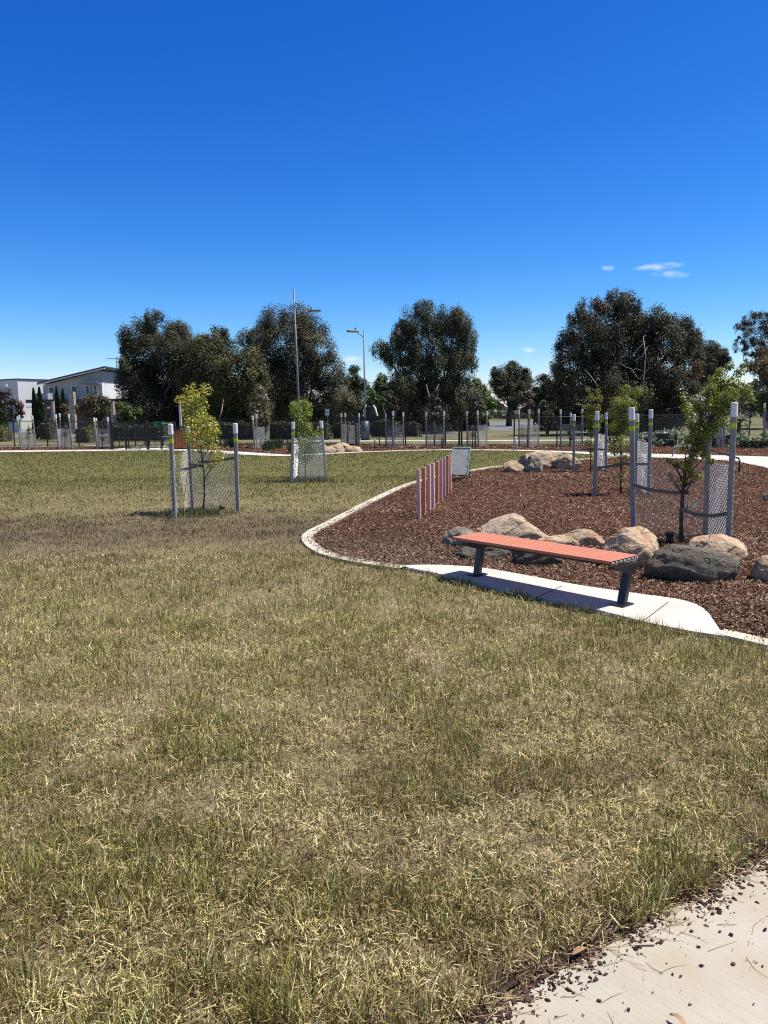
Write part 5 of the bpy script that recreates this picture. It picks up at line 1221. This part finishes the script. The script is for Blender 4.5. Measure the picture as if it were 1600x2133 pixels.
tag(np_mesh('longer_grass', V, 4, M['grass'], C), 'longer grass left uncut under the two lawn saplings', kind='stuff')

# ------------------------------------------------------------------ mulch chips
def chips(name, label, poly, bnds, scale=1.0):
    XS, YS = [], []
    for y0, y1, dn in bnds:
        x0_, x1_ = -0.55 * y1 - 1, .55 * y1 + 1.2; n = int((x1_ - x0_) * (y1 - y0) * dn); y = y0 + (y1 - y0) * rng.random(n); x = x0_ + (x1_ - x0_) * rng.random(n)
        k = inpoly(x, y, poly); XS.append(x[k]); YS.append(y[k])
    X = np.concatenate(XS); Y = np.concatenate(YS); n = len(X)
    L = (.014 + .030 * rng.random(n) ** 1.7) * np.maximum(1, Y / 13) * scale; W = L * (.18 + .28 * rng.random(n))
    az = rng.random(n) * 2 * np.pi; el = rng.normal(0, .33, n)
    u = np.stack([np.cos(az) * np.cos(el), np.sin(az) * np.cos(el), np.sin(el)], 1)
    s = np.stack([-np.sin(az), np.cos(az), np.zeros(n)], 1); up = np.cross(u, s); ro = rng.normal(0, .45, n)[:, None]; v = s * np.cos(ro) + up * np.sin(ro)
    p = np.stack([X, Y, .014 + .022 * rng.random(n) + np.abs(np.sin(el)) * L * .4], 1)
    V = np.stack([p - u * L[:, None] * .5 - v * W[:, None] * .35, p - u * L[:, None] * .42 + v * W[:, None] * .4, p + u * L[:, None] * .5 + v * W[:, None] * .28, p + u * L[:, None] * .44 - v * W[:, None] * .42], 1)
    pc = np.array([[.085, .042, .028], [.15, .08, .056], [.21, .125, .092], [.30, .21, .155], [.46, .33, .22], [.04, .020, .013]])
    C = pc[rng.choice(6, n, p=[.22, .25, .21, .14, .08, .10])] * (.7 + .6 * rng.random((n, 1)))
    # drier, paler patch along the kerb corner
    fade = np.clip(1 - (X - (.5)) / 1.6, 0, 1)[:, None] * np.clip((11 - Y) / 4, 0, 1)[:, None] * .5; C = C * (1 - fade) + np.array([.22, .165, .14]) * fade
    big_ = vnoise(X, Y, 1.1, 51)[:, None]; C = C * (.75 + .5 * big_)
    tag(np_mesh(name, V.astype(np.float32), 4, M['chip'], C), label, kind='stuff')
bp2 = [tuple(p[:2]) for p in bed_poly]
chips('bark_chips', 'red brown bark chips covering the garden bed', bp2, [(4, 7, 8500), (7, 10, 5200), (10, 14, 2600), (14, 20, 1000), (20, 36, 260)])
spill = [tuple(p[:2]) for p in kerbL_w]
XY_, SZ_ = [], []
for _ in range(350):
    p_ = spill[int(random.random() ** .8 * (len(spill) - 1))]; XY_.append((p_[0] + random.gauss(.07, .07), p_[1] + random.gauss(.03, .08))); SZ_.append(random.uniform(.008, .03))
def late_spill(): chunks('bark_spill', 'bark crumbs spilled over the pale kerb of the bed', XY_, SZ_, [(.12, .07, .05), (.07, .04, .03), (.2, .13, .09)], .25, .033)
chips('bark_chips', 'red brown bark chips on the strip along the far fence', [tuple(p[:2]) for p in far_mulch], [(26, 44, 90)])

# ------------------------------------------------------------------ litter on the near path
def chunks(name, label, XY, size, pal, flat=.5, z=.012):
    n = len(XY); V = []; C = []
    for (x, y), s in zip(XY, size):
        k = random.choice((4, 5, 5, 6)); a0_ = random.random() * 6.28; el = random.uniform(.3, .95); rz = random.random() * 3.14; h = s * flat * random.uniform(.3, .9)
        top = []; bot = []
        for j in range(k):
            a = a0_ + j * 2 * math.pi / k; r1 = s * random.uniform(.25, .72)
            ex, ey = r1 * math.cos(a), r1 * math.sin(a) * el
            ex, ey = ex * math.cos(rz) - ey * math.sin(rz), ex * math.sin(rz) + ey * math.cos(rz)
            bot.append((x + ex, y + ey, z)); f_ = random.uniform(.55, .95); top.append((x + ex * f_, y + ey * f_, z + h * random.uniform(.5, 1.15)))
        cc = Vector(random.choice(pal)) * random.uniform(.65, 1.3)
        m_ = (x, y, z + h * 1.1)
        for j in range(k):
            j2 = (j + 1) % k; V.append((bot[j], bot[j2], top[j2], top[j])); C.append(cc)
            V.append((top[j], top[j2], m_, m_)); C.append(cc)
    V = np.array(V); C = np.array(C)
    # split real quads and triangle fans
    q = V[0::2]; t_ = V[1::2][:, :3]
    me = bpy.data.meshes.new(name); nv = q.shape[0] * 4 + t_.shape[0] * 3
    verts = np.concatenate([q.reshape(-1, 3), t_.reshape(-1, 3)]); fs = [tuple(range(i * 4, i * 4 + 4)) for i in range(len(q))]; o_ = len(q) * 4
    fs += [(o_ + i * 3, o_ + i * 3 + 1, o_ + i * 3 + 2) for i in range(len(t_))]
    me.from_pydata(verts.tolist(), [], fs); a = me.color_attributes.new('col', 'FLOAT_COLOR', 'POINT')
    cc = np.ones((nv, 4), np.float32); cc[:o_, :3] = np.repeat(C[0::2], 4, 0); cc[o_:, :3] = np.repeat(C[1::2], 3, 0); a.data.foreach_set('color', cc.ravel())
    return tag(link_mesh(name, me, None, None, M['chip']), label, kind='stuff')
late_spill()
XY, SZ = [], []
fa = np.array(fpw)
for _ in range(4000):
    t_ = random.random(); x = .2 + 2.2 * t_; ye = float(np.interp(x, fa[:, 0], fa[:, 1]))
    cl = (noise.noise(Vector((x * 5, 3.1, 0))) + .6 * noise.noise(Vector((x * 15, 9.1, 0)))) * .09
    XY.append((x, ye + .06 + cl - abs(random.gauss(0, .06)) + random.gauss(0, .02))); SZ.append(.005 + .017 * random.random() ** 1.6)
chunks('bark_litter', 'dark bark crumbs spilled along the edge of the near path', XY, SZ, [(.055, .03, .025), (.08, .045, .035), (.035, .022, .02), (.11, .06, .045)], .32, z=.009)
XY, SZ = [], []
for _ in range(420):
    x = random.uniform(.2, 2.6); ye = float(np.interp(x, fa[:, 0], fa[:, 1])); d = random.expovariate(3.2)
    XY.append((x + random.uniform(0, .1), ye - d)); SZ.append(random.choice((.004, .005, .006, .008, .011, .016)) * random.uniform(.7, 1.2))
chunks('path_crumbs', 'scattered dark bark crumbs lying on the near concrete path', XY, SZ, [(.06, .04, .035), (.09, .055, .045), (.04, .03, .028), (.15, .09, .065)], .35)
# soil strip under litter
sp = []
for (x, y) in fpw[1:]: sp.append((x, y))
edge_in = [(x + .0, y - .012 - .05 * abs(noise.noise(Vector((x * 4, 0, 0)))) * 2) for x, y in sp]
dense = []
for i in range(80):
    x = sp[0][0] + (2.6 - sp[0][0]) * i / 79; dense.append((x, float(np.interp(x, fa[:, 0], fa[:, 1]))))
inn = [(x, y + .045 + .10 * noise.noise(Vector((x * 3.1, 7, 0))) - .05 * abs(noise.noise(Vector((x * 11, 2, 0))))) for x, y in dense]
outr = [(x, y + .14) for x, y in dense]
poly_obj('soil_edge', inn + outr[::-1], .0105, simple('dark_soil', (.06, .04, .032), 1, .5, 30, bs=.8), kind='structure')
# twigs & dry stalks
mbt = MB(); 
for _ in range(520):
    x = random.uniform(.2, 2.4); ye = float(np.interp(x, fa[:, 0], fa[:, 1])); y = ye + random.gauss(.02, .045) - (random.expovariate(5) if random.random() < .12 else 0)
    a = random.gauss(.6, .7); l = random.uniform(.03, .13); d = Vector((math.cos(a), math.sin(a), 0)) * l
    p = Vector((x, y, .0105)); mid = p + d * .5 + Vector((-d.y, d.x, 0)) * random.uniform(-.15, .15) + Vector((0, 0, random.uniform(0, .003)))
    mbt.tube([p, mid, p + d], [.001, .0009, .0005], 4)
tag(mbt.build('dry_stalks', simple('straw_stalk', (.42, .32, .19), .8, .3, 20)), 'dry straw stalks lying over the path edge', kind='stuff')
mbt = MB()
for _ in range(24):
    x = random.uniform(.4, 2.4); ye = float(np.interp(x, fa[:, 0], fa[:, 1])); y = ye - random.expovariate(3.2) - .02
    a = random.uniform(0, 6.28); l = random.uniform(.02, .10); d = Vector((math.cos(a), math.sin(a), 0)) * l
    p = Vector((x, y, .012)); mid = p + d * .5 + Vector((-d.y, d.x, 0)) * random.uniform(-.2, .2)
    r0 = random.choice((.0008, .001, .002)); mbt.tube([p, mid, p + d], [r0, r0 * .9, r0 * .5], 5)
tag(mbt.build('twigs', M['bark']), 'small dark twigs lying on the near concrete path', kind='stuff')
def dry_leaf(label, px, py, l, rz):
    c_ = P(px, py, .02); mb = MB(); n = 8; vs = []
    for i in range(n + 1):
        f = i / n; wd = l * .16 * math.sin(math.pi * f ** .8) + .0008
        for s in (-1, 0, 1): vs.append(c_ + Matrix.Rotation(rz, 3, 'Z') @ Vector(((f - .5) * l, s * wd, .006 * abs(s) + .010 * math.sin(f * 3))))
    mb.add(vs, [(i * 3 + j, i * 3 + j + 1, i * 3 + j + 4, i * 3 + j + 3) for i in range(n) for j in (0, 1)])
    o = mb.build('dry_leaf', simple('tan_dry_leaf', (.33, .20, .12), .7, .2, 30), None, tuple(c_), smooth=True)
    s_ = o.modifiers.new('thickness', 'SOLIDIFY'); s_.thickness = .0008
    tag(o, label, 'leaf', 'fallen leaves by the path')
dry_leaf('curled tan leaf on the path at the bottom edge of the picture', 1412, 2128, .05, 2.2)
dry_leaf('pale tan leaf lying in the bark at the grass edge', 1207, 1986, .06, .5)
# tufts of low plants in the far mulch
for i, (px, py, wpx) in enumerate(((560, 938, 18), (580, 934, 14), (640, 936, 12), (610, 942, 10), (480, 932, 20), (440, 930, 22))):
    q = P(px, py); n = 240; w2 = wpx / FPX * q.y * .5
    root_label = ['low dark green tuft at the back of the path left of the orange boulders', 'second low tuft beside the magnolia guard', 'tuft behind the green sapling guard', 'small tuft near the white path bend', 'dark tuft below the hedge right of the first sapling', 'dark tuft directly behind the first sapling'][i]
    x = q.x + rng.normal(0, w2 * .5, n); y = q.y + rng.normal(0, .2, n); h = .35 * (.5 + rng.random(n)); az = rng.random(n) * 6.28; tl_ = np.abs(rng.normal(0, .5, n))
    pt = np.stack([x + np.cos(az) * np.sin(tl_) * h, y + np.sin(az) * np.sin(tl_) * h, np.cos(tl_) * h], 1); pb = np.stack([x, y, np.zeros(n)], 1); w_ = .02
    V = np.stack([pb - [w_, 0, 0], pb + [w_, 0, 0], pt + [w_ * .3, 0, 0], pt - [w_ * .3, 0, 0]], 1); C = np.array([.06, .10, .035]) * (.6 + .9 * rng.random((n, 1)))
    tag(np_mesh('flax_tuft', V, 4, M['leaf'], C, None, tuple(q)), root_label, 'plant', 'low tufts in the far mulch')
